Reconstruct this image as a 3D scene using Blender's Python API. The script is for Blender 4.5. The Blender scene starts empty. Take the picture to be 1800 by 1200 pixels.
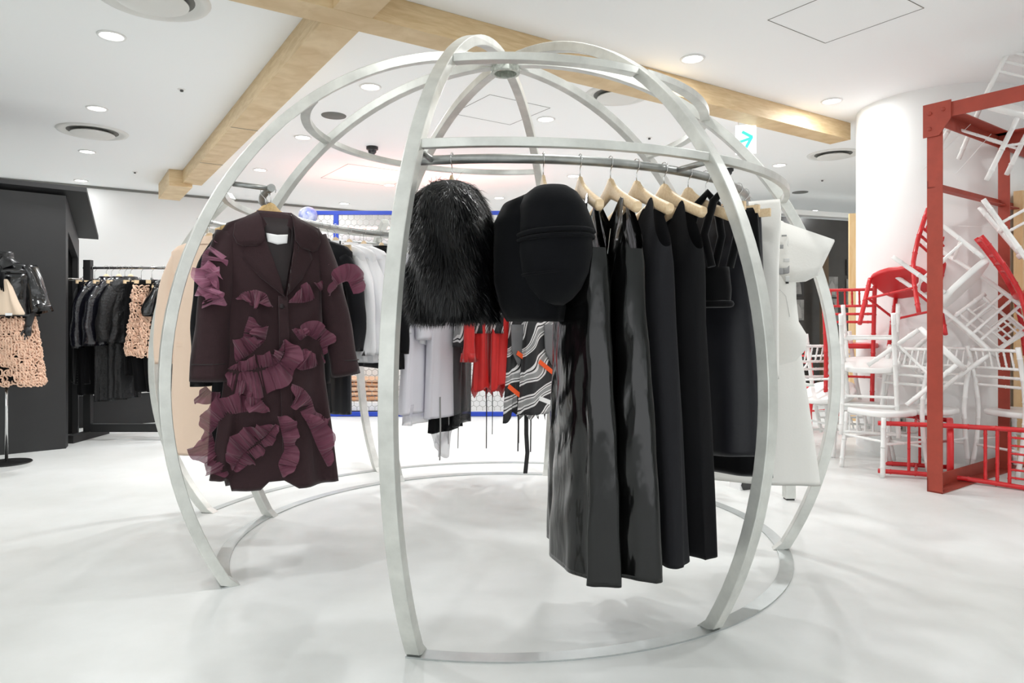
import bpy, bmesh, math, random
import numpy as np
from mathutils import Matrix, Vector
PI = math.pi
SC = bpy.context.scene
COL = SC.collection
random.seed(7)
RNG = np.random.default_rng(7)

# ---------------------------------------------------------------- camera, world, exposure
cam_d = bpy.data.cameras.new('camera')
cam_d.sensor_width = 36.0
cam_d.lens = 24.24
cam_d.shift_y = -0.0194
cam_d.clip_start = 0.05
cam_d.clip_end = 100
cam = bpy.data.objects.new('camera', cam_d)
cam.location = (0, 0, 1.1)
cam.rotation_euler = (PI / 2, 0, 0)
COL.objects.link(cam)
SC.camera = cam

world = bpy.data.worlds.new('world')
SC.world = world
world.use_nodes = True
world.node_tree.nodes['Background'].inputs[0].default_value = (0.97, 0.99, 1.0, 1)
world.node_tree.nodes['Background'].inputs[1].default_value = 1.6  # even white fill, enters through the added front opening

SC.view_settings.view_transform = 'Standard'
SC.view_settings.look = 'None'
SC.view_settings.gamma = 1
SC.view_settings.use_curve_mapping = False
SC.view_settings.exposure = 0.27
SC.cycles.max_bounces = 10
SC.cycles.diffuse_bounces = 6
SC.cycles.transparent_max_bounces = 16
LAMP_W = 11.5          # watts of one downlight
CEIL = 2.95

# ---------------------------------------------------------------- materials
MATS = {}


def srgb(r, g, b):
    def f(c):
        c /= 255.0
        return c / 12.92 if c <= 0.04045 else ((c + 0.055) / 1.055) ** 2.4
    return (f(r), f(g), f(b))


def mat(name, col, rough=0.6, metal=0.0, noise=0.0, nscale=8.0, bump=0.0, bscale=60.0, coat=0.0, sheen=0.0,
        alpha=1.0, trans=0.0, emit=None, estr=1.0, stretch=None, spec=0.5, col2=None):
    m = bpy.data.materials.new(name)
    m.use_nodes = True
    nt = m.node_tree
    b = nt.nodes['Principled BSDF']
    b.inputs['Base Color'].default_value = (*col, 1)
    b.inputs['Roughness'].default_value = rough
    b.inputs['Metallic'].default_value = metal
    b.inputs['Specular IOR Level'].default_value = spec
    if coat:
        b.inputs['Coat Weight'].default_value = coat
        b.inputs['Coat Roughness'].default_value = 0.05
    if sheen:
        b.inputs['Sheen Weight'].default_value = sheen
        b.inputs['Sheen Roughness'].default_value = 0.4
    if alpha < 1:
        b.inputs['Alpha'].default_value = alpha
    if trans:
        b.inputs['Transmission Weight'].default_value = trans
    if emit:
        b.inputs['Emission Color'].default_value = (*emit, 1)
        b.inputs['Emission Strength'].default_value = estr
    tc = nt.nodes.new('ShaderNodeTexCoord')
    mp = nt.nodes.new('ShaderNodeMapping')
    nt.links.new(tc.outputs['Object'], mp.inputs['Vector'])
    if stretch:
        mp.inputs['Scale'].default_value = stretch
    if noise:
        n = nt.nodes.new('ShaderNodeTexNoise')
        n.inputs['Scale'].default_value = nscale
        n.inputs['Detail'].default_value = 6
        n.inputs['Roughness'].default_value = 0.6
        nt.links.new(mp.outputs['Vector'], n.inputs['Vector'])
        r = nt.nodes.new('ShaderNodeValToRGB')
        r.color_ramp.elements[0].position = 0.3
        r.color_ramp.elements[1].position = 0.7
        lo = col2 if col2 else tuple(c * (1 - noise) for c in col)
        hi = col if col2 else tuple(min(1, c * (1 + noise)) for c in col)
        r.color_ramp.elements[0].color = (*lo, 1)
        r.color_ramp.elements[1].color = (*hi, 1)
        nt.links.new(n.outputs['Fac'], r.inputs['Fac'])
        nt.links.new(r.outputs['Color'], b.inputs['Base Color'])
    if bump:
        n2 = nt.nodes.new('ShaderNodeTexNoise')
        n2.inputs['Scale'].default_value = bscale
        n2.inputs['Detail'].default_value = 3
        nt.links.new(mp.outputs['Vector'], n2.inputs['Vector'])
        bn = nt.nodes.new('ShaderNodeBump')
        bn.inputs['Strength'].default_value = bump
        bn.inputs['Distance'].default_value = 0.01
        nt.links.new(n2.outputs['Fac'], bn.inputs['Height'])
        nt.links.new(bn.outputs['Normal'], b.inputs['Normal'])
    MATS[name] = m
    return m


def sheer(name, col, alpha, rough=0.6):
    m = bpy.data.materials.new(name)
    m.use_nodes = True
    nt = m.node_tree
    nt.nodes.clear()
    o = nt.nodes.new('ShaderNodeOutputMaterial')
    mx = nt.nodes.new('ShaderNodeMixShader')
    tr = nt.nodes.new('ShaderNodeBsdfTransparent')
    p = nt.nodes.new('ShaderNodeBsdfPrincipled')
    tl = nt.nodes.new('ShaderNodeBsdfTranslucent')
    m2 = nt.nodes.new('ShaderNodeMixShader')
    p.inputs['Base Color'].default_value = (*col, 1)
    p.inputs['Roughness'].default_value = rough
    p.inputs['Sheen Weight'].default_value = 0.35
    tl.inputs['Color'].default_value = (*col, 1)
    m2.inputs[0].default_value = 0.3
    mx.inputs[0].default_value = alpha
    nt.links.new(p.outputs[0], m2.inputs[1])
    nt.links.new(tl.outputs[0], m2.inputs[2])
    nt.links.new(tr.outputs[0], mx.inputs[1])
    nt.links.new(m2.outputs[0], mx.inputs[2])
    nt.links.new(mx.outputs[0], o.inputs[0])
    MATS[name] = m
    return m


def wood_mat(name, c1, c2, scale, rough=0.5):
    m = bpy.data.materials.new(name)
    m.use_nodes = True
    nt = m.node_tree
    b = nt.nodes['Principled BSDF']
    b.inputs['Roughness'].default_value = rough
    tc = nt.nodes.new('ShaderNodeTexCoord')
    mp = nt.nodes.new('ShaderNodeMapping')
    mp.inputs['Scale'].default_value = scale
    nt.links.new(tc.outputs['Object'], mp.inputs['Vector'])
    n = nt.nodes.new('ShaderNodeTexNoise')
    n.inputs['Scale'].default_value = 6
    n.inputs['Detail'].default_value = 8
    n.inputs['Distortion'].default_value = 0.6
    nt.links.new(mp.outputs['Vector'], n.inputs['Vector'])
    r = nt.nodes.new('ShaderNodeValToRGB')
    r.color_ramp.elements[0].position = 0.32
    r.color_ramp.elements[1].position = 0.68
    r.color_ramp.elements[0].color = (*c1, 1)
    r.color_ramp.elements[1].color = (*c2, 1)
    nt.links.new(n.outputs['Fac'], r.inputs['Fac'])
    nt.links.new(r.outputs['Color'], b.inputs['Base Color'])
    MATS[name] = m
    return m


mat('floor', srgb(234, 236, 235), rough=0.42, noise=0.035, nscale=1.3, bump=0.02, bscale=14, col2=srgb(217, 219, 216))
mat('ceiling', srgb(248, 250, 250), rough=0.9)
mat('wall', srgb(238, 239, 238), rough=0.85)
mat('wall_pink', srgb(236, 190, 178), rough=0.85)
mat('steel', srgb(213, 214, 209), rough=0.40, metal=0.48, noise=0.15, nscale=7, bump=0.03, bscale=30)
mat('steel_ring', srgb(190, 194, 193), rough=0.35, metal=0.7, noise=0.08, nscale=9)
mat('pipe', srgb(168, 170, 168), rough=0.38, metal=0.75, noise=0.25, nscale=9)
mat('chrome', srgb(215, 215, 215), rough=0.12, metal=1.0)
wood_mat('beam', srgb(204, 176, 132), srgb(222, 198, 158), (1.0, 1.0, 7.0), 0.55)
wood_mat('beam_far', srgb(212, 184, 140), srgb(228, 204, 164), (1.0, 1.0, 7.0), 0.55)
wood_mat('hanger', srgb(226, 196, 154), srgb(240, 216, 180), (18.0, 4.0, 18.0), 0.42)
wood_mat('hanger_gold', srgb(206, 170, 112), srgb(224, 192, 138), (18.0, 4.0, 18.0), 0.42)
wood_mat('plywood', srgb(222, 184, 130), srgb(234, 204, 158), (3, 3, 0.6), 0.5)
wood_mat('cardboard', srgb(190, 158, 112), srgb(204, 176, 132), (3, 3, 0.6), 0.7)
mat('black_paint', srgb(38, 38, 39), rough=0.55, noise=0.1, nscale=3)
mat('black_wood', srgb(30, 30, 31), rough=0.6)
mat('black_metal', srgb(25, 25, 26), rough=0.4)
mat('opening', srgb(12, 12, 13), rough=0.8)
mat('red_iron', srgb(158, 62, 46), rough=0.55, noise=0.1, nscale=12, bump=0.04, bscale=80)
mat('chair_white', srgb(240, 240, 238), rough=0.35)
mat('chair_red', srgb(206, 40, 44), rough=0.33)
mat('blue_iron', srgb(24, 62, 176), rough=0.45)
mat('wire', srgb(150, 150, 146), rough=0.4, metal=0.5)
mat('white_paint', srgb(240, 240, 238), rough=0.55)
mat('white_card', srgb(246, 246, 246), rough=0.7)
mat('lens', (1, 1, 1), emit=(1.0, 0.985, 0.95), estr=9.0)
mat('vent', srgb(226, 226, 222), rough=0.7)
mat('seam', srgb(132, 132, 128), rough=0.9)
mat('dark_grey', srgb(88, 88, 86), rough=0.7)
mat('speaker_grey', srgb(120, 120, 116), rough=0.8, bump=0.3, bscale=300)
mat('sign_white', (1, 1, 1), emit=(1, 1, 1), estr=1.6)
mat('sign_green', srgb(60, 215, 170), emit=srgb(70, 225, 185), estr=1.0)
mat('wool_burgundy', srgb(46, 24, 28), rough=0.9, sheen=0.15, noise=0.12, nscale=60, bump=0.15, bscale=300)
mat('lining', srgb(34, 24, 26), rough=0.6)
mat('velvet_collar', srgb(66, 32, 42), rough=0.7, sheen=0.4)
sheer('organza', srgb(122, 62, 84), 0.86, 0.55)
sheer('organza_light', srgb(176, 112, 140), 0.78, 0.5)
mat('fur_skin', srgb(14, 14, 15), rough=0.8)
mat('fur_hair', srgb(13, 13, 15), rough=0.36, spec=0.55)
mat('fleece', srgb(13, 14, 17), rough=0.95, sheen=0.05, bump=0.12, bscale=260, spec=0.15)
mat('patent', srgb(10, 10, 10), rough=0.12, spec=0.5, bump=0.7, bscale=12, stretch=(1, 1, 0.3))
mat('black_cloth', srgb(19, 19, 21), rough=0.85, sheen=0.04, bump=0.1, bscale=200, spec=0.15)
mat('black_deep', srgb(12, 12, 14), rough=0.85, sheen=0.03, bump=0.1, bscale=200, spec=0.15)
mat('charcoal_cloth', srgb(33, 33, 36), rough=0.8, sheen=0.04, bump=0.1, bscale=200, spec=0.15)
mat('velvet_black', srgb(13, 13, 15), rough=0.9, sheen=0.25, spec=0.15)
mat('navy_satin', srgb(19, 19, 27), rough=0.5, sheen=0.2, bump=0.05, bscale=40)
mat('white_cotton', srgb(240, 240, 243), rough=0.85, bump=0.1, bscale=160)
mat('ivory_cloth', srgb(241, 239, 234), rough=0.8, bump=0.06, bscale=120)
mat('lilac_white', srgb(228, 226, 234), rough=0.85, bump=0.1, bscale=160)
sheer('sheer_white', srgb(235, 234, 238), 0.5, 0.7)
sheer('sheer_black', srgb(32, 32, 34), 0.72, 0.5)
mat('peach_wool', srgb(238, 212, 190), rough=0.9, sheen=0.2, bump=0.12, bscale=220)
mat('peach_loop', srgb(226, 190, 166), rough=0.95, noise=0.16, nscale=30)
mat('peach_satin', srgb(228, 206, 182), rough=0.45, sheen=0.3)
mat('red_silk', srgb(206, 34, 32), rough=0.5, sheen=0.3, noise=0.12, nscale=14, stretch=(8, 8, 1))
mat('black_leather', srgb(16, 16, 18), rough=0.2, coat=0.5, bump=0.35, bscale=24)
mat('sheer_gloss', srgb(20, 20, 28), rough=0.2, bump=1.0, bscale=26, coat=0.6)
mat('ruffle_black', srgb(16, 16, 18), rough=0.6, bump=1.0, bscale=42)
mat('print_grey', srgb(150, 150, 150), rough=0.8)
mat('print_light', srgb(205, 205, 203), rough=0.8)
mat('print_black', srgb(30, 30, 32), rough=0.8)
mat('print_orange', srgb(244, 92, 40), rough=0.8)
mat('grey_cloth', srgb(108, 108, 110), rough=0.85)
mat('dark_glass', srgb(66, 63, 60), rough=0.2, noise=0.2, nscale=2)
mat('photo_grey', srgb(120, 118, 115), rough=0.6, noise=0.45, nscale=9)
mat('photo_dark', srgb(48, 46, 45), rough=0.6)
mat('photo_skin', srgb(150, 147, 143), rough=0.6)
mat('folded_peach', srgb(224, 184, 152), rough=0.85)
mat('folded_tan', srgb(208, 160, 124), rough=0.85)
mat('outlet', srgb(170, 168, 160), rough=0.5)
mat('plastic_black', srgb(30, 30, 31), rough=0.35)
mat('plastic_dome', srgb(40, 40, 44), rough=0.08, spec=0.8)
mat('foil', srgb(70, 95, 190), rough=0.2, bump=0.8, bscale=20, noise=0.5, nscale=9, col2=srgb(215, 220, 230))
mat('hub', srgb(196, 200, 192), rough=0.5, metal=0.4, noise=0.3, nscale=60)
mat('pink_tube', (1, 0.5, 0.45), emit=(1.0, 0.30, 0.24), estr=3.0)


def print_mat():
    """black, white, grey and orange diagonal print of the patchwork garments"""
    m = bpy.data.materials.new('print_patch')
    m.use_nodes = True
    nt = m.node_tree
    b = nt.nodes['Principled BSDF']
    b.inputs['Roughness'].default_value = 0.75
    tc = nt.nodes.new('ShaderNodeTexCoord')
    mp = nt.nodes.new('ShaderNodeMapping')
    mp.inputs['Rotation'].default_value = (0.6, 0.5, 0)
    nt.links.new(tc.outputs['Object'], mp.inputs['Vector'])
    w = nt.nodes.new('ShaderNodeTexWave')
    w.inputs['Scale'].default_value = 2.4
    w.inputs['Distortion'].default_value = 8.0
    w.inputs['Detail'].default_value = 1.5
    w.bands_direction = 'Z'
    nt.links.new(mp.outputs['Vector'], w.inputs['Vector'])
    r = nt.nodes.new('ShaderNodeValToRGB')
    r.color_ramp.interpolation = 'CONSTANT'
    e = r.color_ramp.elements
    e[0].position = 0; e[0].color = (*srgb(45, 45, 47), 1)
    e[1].position = 0.42; e[1].color = (*srgb(232, 230, 230), 1)
    for p, c in ((0.66, (26, 26, 28)), (0.78, (228, 226, 226)), (0.92, (150, 150, 150))):
        x = e.new(p); x.color = (*srgb(*c), 1)
    nt.links.new(w.outputs['Fac'], r.inputs['Fac'])
    nt.links.new(r.outputs['Color'], b.inputs['Base Color'])
    MATS['print_patch'] = m


print_mat()


# ---------------------------------------------------------------- mesh helpers
class MB:
    """collects vertices and faces of one mesh"""

    def __init__(s):
        s.v = []
        s.f = []
        s.sm = []

    def add(s, vs, fs, smooth=False):
        o = len(s.v)
        s.v += [tuple(map(float, p)) for p in vs]
        s.f += [tuple(i + o for i in f) for f in fs]
        s.sm += [smooth] * len(fs)
        return s

    def box(s, c, d, rz=0.0, M=None):
        x, y, z = d[0] / 2, d[1] / 2, d[2] / 2
        vs = [(i, j, k) for i in (-x, x) for j in (-y, y) for k in (-z, z)]
        if M is None:
            M = Matrix.Translation(c) @ Matrix.Rotation(rz, 4, 'Z')
        vs = [tuple(M @ Vector(p)) for p in vs]
        return s.add(vs, [(0, 1, 3, 2), (4, 6, 7, 5), (0, 4, 5, 1), (2, 3, 7, 6), (0, 2, 6, 4), (1, 5, 7, 3)])

    def bar(s, a, b, w, h):
        """box from a to b, w wide across, h high"""
        a, b = Vector(a), Vector(b)
        d = (b - a)
        L = d.length
        x = d.normalized()
        up = Vector((0, 0, 1)) if abs(x.z) < 0.98 else Vector((0, 1, 0))
        y = up.cross(x).normalized()
        z = x.cross(y)
        M = Matrix.Translation((a + b) / 2) @ Matrix((x, y, z)).transposed().to_4x4()
        return s.box(None, (L, w, h), M=M)

    def tube(s, pts, r, n=8, cap=True, closed=False, square=None, smooth=True, up=None):
        """sweep along pts; r scalar or list; square=(w,h) gives a bar section with local axes (side, up)"""
        P = [Vector(p) for p in pts]
        m = len(P)
        if not hasattr(r, '__len__'):
            r = [r] * m
        rings = []
        prev = None
        for i in range(m):
            if closed:
                t = P[(i + 1) % m] - P[i - 1]
            else:
                t = P[min(i + 1, m - 1)] - P[max(i - 1, 0)]
            t.normalize()
            if up is not None:
                u0 = Vector(up[i]) if hasattr(up[0], '__len__') else Vector(up)
            elif prev is None:
                u0 = Vector((0, 0, 1)) if abs(t.z) < 0.9 else Vector((0, 1, 0))
            else:
                u0 = prev
            u = (u0 - t * u0.dot(t)).normalized()
            prev = u
            sd = t.cross(u)
            if square:
                w, h = square[0] / 2, square[1] / 2
                rings.append([P[i] + sd * a * w + u * b * h for a, b in ((-1, -1), (1, -1), (1, 1), (-1, 1))])
            else:
                rings.append([P[i] + (sd * math.cos(2 * PI * k / n) + u * math.sin(2 * PI * k / n)) * r[i] for k in range(n)])
        k = len(rings[0])
        vs = [p for g in rings for p in g]
        fs = []
        for i in range(m if closed else m - 1):
            j = (i + 1) % m
            for q in range(k):
                fs.append((i * k + q, i * k + (q + 1) % k, j * k + (q + 1) % k, j * k + q))
        s.add(vs, fs, smooth and not square)
        if cap and not closed:
            o = len(s.v) - len(vs)
            s.f += [tuple(o + q for q in reversed(range(k))), tuple(o + (m - 1) * k + q for q in range(k))]
            s.sm += [False, False]
        return s

    def lathe(s, prof, c=(0, 0, 0), n=24, smooth=True):
        vs, fs = [], []
        for r_, z_ in prof:
            for k in range(n):
                a = 2 * PI * k / n
                vs.append((c[0] + r_ * math.cos(a), c[1] + r_ * math.sin(a), c[2] + z_))
        for i in range(len(prof) - 1):
            for k in range(n):
                fs.append((i * n + k, i * n + (k + 1) % n, (i + 1) * n + (k + 1) % n, (i + 1) * n + k))
        return s.add(vs, fs, smooth)

    def grid(s, rows, smooth=True, wrap=False):
        m, n = len(rows), len(rows[0])
        fs = []
        for i in range(m - 1):
            for k in range(n if wrap else n - 1):
                fs.append((i * n + k, i * n + (k + 1) % n, (i + 1) * n + (k + 1) % n, (i + 1) * n + k))
        return s.add([p for r_ in rows for p in r_], fs, smooth)

    def prism(s, poly, y0, y1, axis='y'):
        """polygon in (x, z) extruded along y (or in (x, y) along z)"""
        n = len(poly)
        if axis == 'y':
            vs = [(x, y0, z) for x, z in poly] + [(x, y1, z) for x, z in poly]
        else:
            vs = [(x, y, y0) for x, y in poly] + [(x, y, y1) for x, y in poly]
        fs = [tuple(range(n)), tuple(reversed(range(n, 2 * n)))]
        fs += [(i, n + i, n + (i + 1) % n, (i + 1) % n) for i in range(n)]
        return s.add(vs, fs)

    def xf(s, M):
        s.v = [tuple(M @ Vector(p)) for p in s.v]
        return s

    def mesh(s, name):
        me = bpy.data.meshes.new(name)
        me.from_pydata(s.v, [], s.f)
        bm = bmesh.new()
        bm.from_mesh(me)
        bmesh.ops.recalc_face_normals(bm, faces=bm.faces)
        bm.to_mesh(me)
        bm.free()
        me.polygons.foreach_set('use_smooth', s.sm)
        me.update()
        return me

    def build(s, name, m, parent=None, label=None, bevel=0.0):
        return link(name, s.mesh(name), m, parent, label, bevel)


def link(name, me, m, parent=None, label=None, bevel=0.0):
    o = bpy.data.objects.new(name, me)
    COL.objects.link(o)
    if m is not None:
        me.materials.append(MATS[m] if isinstance(m, str) else m)
    if parent is not None:
        o.parent = parent
    if label:
        o['label'] = label
    if bevel:
        b = o.modifiers.new('bevel', 'BEVEL')
        b.width = bevel
        b.segments = 2
        b.limit_method = 'ANGLE'
    return o


def tag(o, label=None, cat=None, group=None, kind=None):
    if label: o['label'] = label
    if cat: o['category'] = cat
    if group: o['group'] = group
    if kind: o['kind'] = kind
    return o


def thing(name, label, cat, loc=(0, 0, 0), rz=0.0, group=None, M=None):
    o = bpy.data.objects.new(name, None)
    o.empty_display_size = 0.1
    COL.objects.link(o)
    if M is not None:
        o.matrix_world = M
    else:
        o.location = loc
        o.rotation_euler = (0, 0, rz)
    return tag(o, label, cat, group)


def structure(o, label=None):
    return tag(o, label, kind='structure')


def copy_tree(o, parent=None):
    c = o.copy()
    COL.objects.link(c)
    if parent is not None:
        c.parent = parent
    for ch in list(o.children):
        copy_tree(ch, c)
    return c


def arc_pts(c, r, z, a0, a1, n):
    return [(c[0] + r * math.cos(a0 + (a1 - a0) * i / n), c[1] + r * math.sin(a0 + (a1 - a0) * i / n), z) for i in range(n + 1)]


# ---------------------------------------------------------------- the room
BD = Vector((0.838, 0.546, 0))       # direction of the main beam and of the back wall
BN = Vector((-0.546, 0.838, 0))

structure(MB().box((0, 5, -0.05), (26, 26, 0.1)).build('floor', 'floor'), 'pale grey polished concrete floor')
structure(MB().box((0, 5, CEIL + 0.05), (26, 26, 0.1)).build('ceiling', 'ceiling'), 'flat white plastered ceiling')
W0 = Vector((-4.73, 10.05, 0))
wb = MB()
wb.bar(W0 - BD * 10 + BN * 0.1 + Vector((0, 0, CEIL / 2)), W0 + BD * 16 + BN * 0.1 + Vector((0, 0, CEIL / 2)), 0.2, CEIL)
structure(wb.build('wall_back', 'wall'), 'white back wall behind the clothes racks')
structure(MB().bar(W0 - BD * 10 - BN * 0.006 + Vector((0, 0, CEIL - 0.02)), W0 + BD * 16 - BN * 0.006 + Vector((0, 0, CEIL - 0.02)), 0.012, 0.03).build('trim_1', 'seam'),
          'dark shadow gap between ceiling and back wall')
structure(MB().box((-10.1, 3, CEIL / 2), (0.2, 22, CEIL)).build('wall_left', 'wall'))
structure(MB().box((9.6, 5, CEIL / 2), (0.2, 26, CEIL)).build('wall_right', 'wall'))
wf = MB()  # only two end pieces: the wide opening is added to let world light in
wf.box((-9.0, -4.1, CEIL / 2), (2.4, 0.2, CEIL))
wf.box((8.5, -4.1, CEIL / 2), (2.4, 0.2, CEIL))
structure(wf.build('wall_front', 'wall'), 'white front wall behind the viewer with an added opening for fill light')

# round white column
CO = (3.66, 5.95)
cl = MB().lathe([(0.62, 0.0), (0.62, CEIL)], (CO[0], CO[1], 0), 64)
structure(cl.build('wall_column', 'wall'), 'thick round white column behind the pile of chairs')

# wooden ceiling beams
bt = CEIL - 0.001
BH = 0.155


def beam(name, a, b, w, h, m, label, drop=0.0):
    o = MB().bar((a[0], a[1], bt - drop - h / 2), (b[0], b[1], bt - drop - h / 2), w, h).build(name, m, None, None, 0.002)
    return structure(o, label)


J = Vector((-0.216, 4.23, 0)) + BN * 0.10           # a point on the axis of the main beam
CR = J - BD * 0.79                                    # where the cross beam meets it
beam('trim_2', J - BD * 7, J + BD * 4.02, 0.205, BH, 'beam', 'long oak beam running diagonally across the ceiling')
beam('trim_3', CR + BN * 0.104, CR + BN * 5.55, 0.225, BH, 'beam', 'oak cross beam running from the main beam to the back wall')
beam('trim_4', CR - BN * 0.104, CR - BN * 4.5, 0.225, BH, 'beam', 'oak cross beam running from the main beam towards the viewer')
beam('trim_5', CR + BN * 5.5 - BD * 0.13, CR + BN * 6.6 - BD * 0.13, 0.26, BH + 0.045, 'beam_far', 'thicker pale end piece of the oak cross beam')
for k, (a, sgn) in enumerate(((CR + BN * 2.6, 1), (CR + BN * 4.2, 1))):
    structure(MB().bar(tuple(a - BD * 0.114 + Vector((0, 0, bt - BH - 0.001))), tuple(a + BD * 0.114 + Vector((0, 0, bt - BH - 0.001))), 0.004, 0.004).build('trim_%d' % (6 + k), 'seam'), 'fine joint line across the oak cross beam')


# ---------------------------------------------------------------- ceiling fittings
DL = [(-2.59, 4.46, 'round downlight, largest one at the upper left of the ceiling', 1),
      (-3.60, 5.98, 'round downlight above the round air vent at left', 1),
      (-4.62, 7.50, 'round downlight just below the round air vent at left', 1),
      (-5.65, 9.04, 'round downlight nearest the back wall above the black house', 1),
      (-1.115, 5.43, 'round downlight half hidden behind the oak cross beam, higher one', 1),
      (-2.10, 6.92, 'round downlight beside the oak cross beam, under the ceiling loudspeaker', 1),
      (-3.07, 8.40, 'round downlight beside the far end of the oak cross beam', 1),
      (0.31, 6.30, 'round downlight beside the ceiling hatch inside the dome ribs', 1),
      (-2.63, 10.80, 'round downlight above the blue fence', 1),
      (-1.66, 9.34, 'round downlight beside the far ceiling hatch', 1),
      (1.27, 4.85, 'round downlight between the dome top and the large ceiling hatch', 1),
      (2.68, 5.78, 'round downlight beside the white column top', 1),
      (5.03, 11.5, 'round downlight before the dark shop window', 1),
      (3.16, 8.15, 'round downlight behind the right side of the dome', 1),
      (0.78, 8.76, 'round downlight above the wooden hangers of the black dresses', 1),
      (-0.19, 10.3, 'round downlight above the gap between fur and fleece hoods', 1),
      (-4.2, 3.0, None, 0), (-1.75, 2.2, None, 0), (0.35, 2.9, None, 0), (2.3, 2.4, None, 0), (4.4, 3.6, None, 0),
      (-3.2, 0.4, None, 0), (-0.9, -0.2, None, 0), (1.4, 0.1, None, 0), (3.6, 0.8, None, 0),
      (-5.6, 4.6, None, 0), (-6.6, 6.8, None, 0), (4.9, 6.8, None, 0), (6.2, 9.0, None, 0), (1.9, 11.2, None, 0)]
lens_me = MB().lathe([(0.0, 0.0), (0.062, 0.0), (0.066, 0.004)], n=28).mesh('lens')
ring_me = MB().lathe([(0.066, 0.004), (0.070, -0.004), (0.082, -0.006), (0.086, 0.002)], n=28).mesh('ring')
for x, y, lab, vis in DL:
    lab = lab or 'round white downlight in the ceiling behind the viewer'
    t = thing('downlight', lab, 'ceiling light', (x, y, CEIL - 0.004), 0, 'round downlights in the white ceiling')
    if lens_me.users == 0:
        lens_me.materials.append(MATS['lens'])
        ring_me.materials.append(MATS['white_paint'])
    link('lens', lens_me, None, t)
    link('ring', ring_me, None, t)
    ld = bpy.data.lights.new('downlight_lamp', 'AREA')
    ld.shape = 'DISK'
    ld.size = 0.12
    ld.energy = LAMP_W * (1.75 if y > 5.0 else 1.0) * (0.4 if abs(x - 2.68) < 0.05 else 0.22 if (y > 8.9 and x < 1) else 1.0) * (0.5 if x < -4 else 1.0)
    ld.color = (0.985, 0.995, 1.0)
    ld.spread = math.radians(180)
    lo = bpy.data.objects.new('lamp', ld)
    lo.location = (0, 0, -0.012)
    lo.parent = t
    COL.objects.link(lo)

for x, y, r, lab in ((-4.08, 6.71, 0.31, 'round ceiling air vent above the black house'), (-2.05, 3.93, 0.31, 'round ceiling air vent cut off by the top edge of the picture'),
                     (0.86, 5.62, 0.27, 'round ceiling air vent behind the dome top'), (3.55, 7.62, 0.27, 'round ceiling air vent half hidden beside the white column')):
    t = thing('air_vent', lab, 'air vent', (x, y, CEIL - 0.001), 0, 'round ceiling air vents')
    MB().lathe([(r, 0), (r * 0.97, -0.012), (r * 0.86, -0.016), (r * 0.80, -0.004), (r * 0.72, 0.0)], n=40).build('vent_ring', 'vent', t)
    MB().lathe([(r * 0.72, -0.001), (r * 0.5, -0.002), (r * 0.4, -0.001)], n=40).build('throat', 'speaker_grey', t)
    MB().lathe([(r * 0.62, -0.03), (r * 0.58, -0.036), (r * 0.3, -0.040), (0.0, -0.041)], n=40).build('diffuser_disc', 'vent', t)
    MB().lathe([(r * 0.62, -0.03), (r * 0.60, -0.022), (0, -0.02)], n=40).build('disc_back', 'vent', t)

for x, y, lab in ((-1.60, 6.19, 'dark round ceiling loudspeaker half hidden by the oak cross beam'), (4.12, 9.86, 'dark round ceiling loudspeaker left of the white column')):
    t = thing('ceiling_speaker', lab, 'speaker', (x, y, CEIL), 0, 'round ceiling loudspeakers')
    MB().lathe([(0.11, 0), (0.108, -0.006), (0.0, -0.008)], n=32).build('grille', 'speaker_grey', t)

for x, y, s, rz, lab in ((2.0, 4.15, 0.62, 0.60, 'square ceiling access hatch at the upper right'), (-0.10, 6.05, 0.62, 0.60, 'square ceiling access hatch seen through the dome ribs'),
                         (-1.80, 8.75, 0.95, 0.60, 'square ceiling access hatch in the pink lit far ceiling'), (-5.00, 5.95, 0.5, 0.10, 'square ceiling access hatch cut off by the left picture edge')):
    t = thing('ceiling_hatch', lab, 'hatch', (x, y, CEIL), rz, 'square ceiling hatches')
    fr = MB()
    h = s / 2
    for a, b in (((-h, -h), (h, -h)), ((h, -h), (h, h)), ((h, h), (-h, h)), ((-h, h), (-h, -h))):
        fr.bar((a[0], a[1], -0.001), (b[0], b[1], -0.001), 0.0045, 0.002)
    fr.build('gap', 'seam', t)
    MB().box((0, 0, 0.0), (s - 0.006, s - 0.006, 0.001)).build('panel', 'ceiling', t)

for x, y, lab in ((-2.63, 5.49, 'small dark ceiling sprinkler above the dome left rib'), (-4.66, 8.52, 'small dark ceiling sprinkler near the back wall at left'),
                  (1.38, 6.93, 'small dark ceiling sprinkler behind the dome middle hoop'), (4.05, 9.0, 'small brass ceiling sprinkler left of the white column')):
    t = thing('sprinkler', lab, 'sprinkler', (x, y, CEIL), 0, 'ceiling sprinklers')
    MB().lathe([(0.03, 0), (0.03, -0.004), (0.014, -0.006)], n=16).build('plate', 'white_paint', t)
    MB().lathe([(0.014, -0.004), (0.012, -0.02), (0.0, -0.022)], n=12).build('nozzle', 'dark_grey', t)

for x, y, lab in ((-1.48, 7.30, 'black dome security camera under the ceiling, left of the front rib'), (2.62, 8.35, 'black dome security camera behind the right front rib')):
    t = thing('security_camera', lab, 'camera', (x, y, CEIL), 0, 'dome security cameras')
    MB().lathe([(0.062, 0), (0.062, -0.028), (0.052, -0.036), (0.04, -0.036)], n=24).build('housing', 'plastic_black', t)
    MB().lathe([(0.046, -0.034), (0.042, -0.06), (0.028, -0.078), (0, -0.086)], n=24).build('bubble', 'plastic_dome', t)

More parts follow.
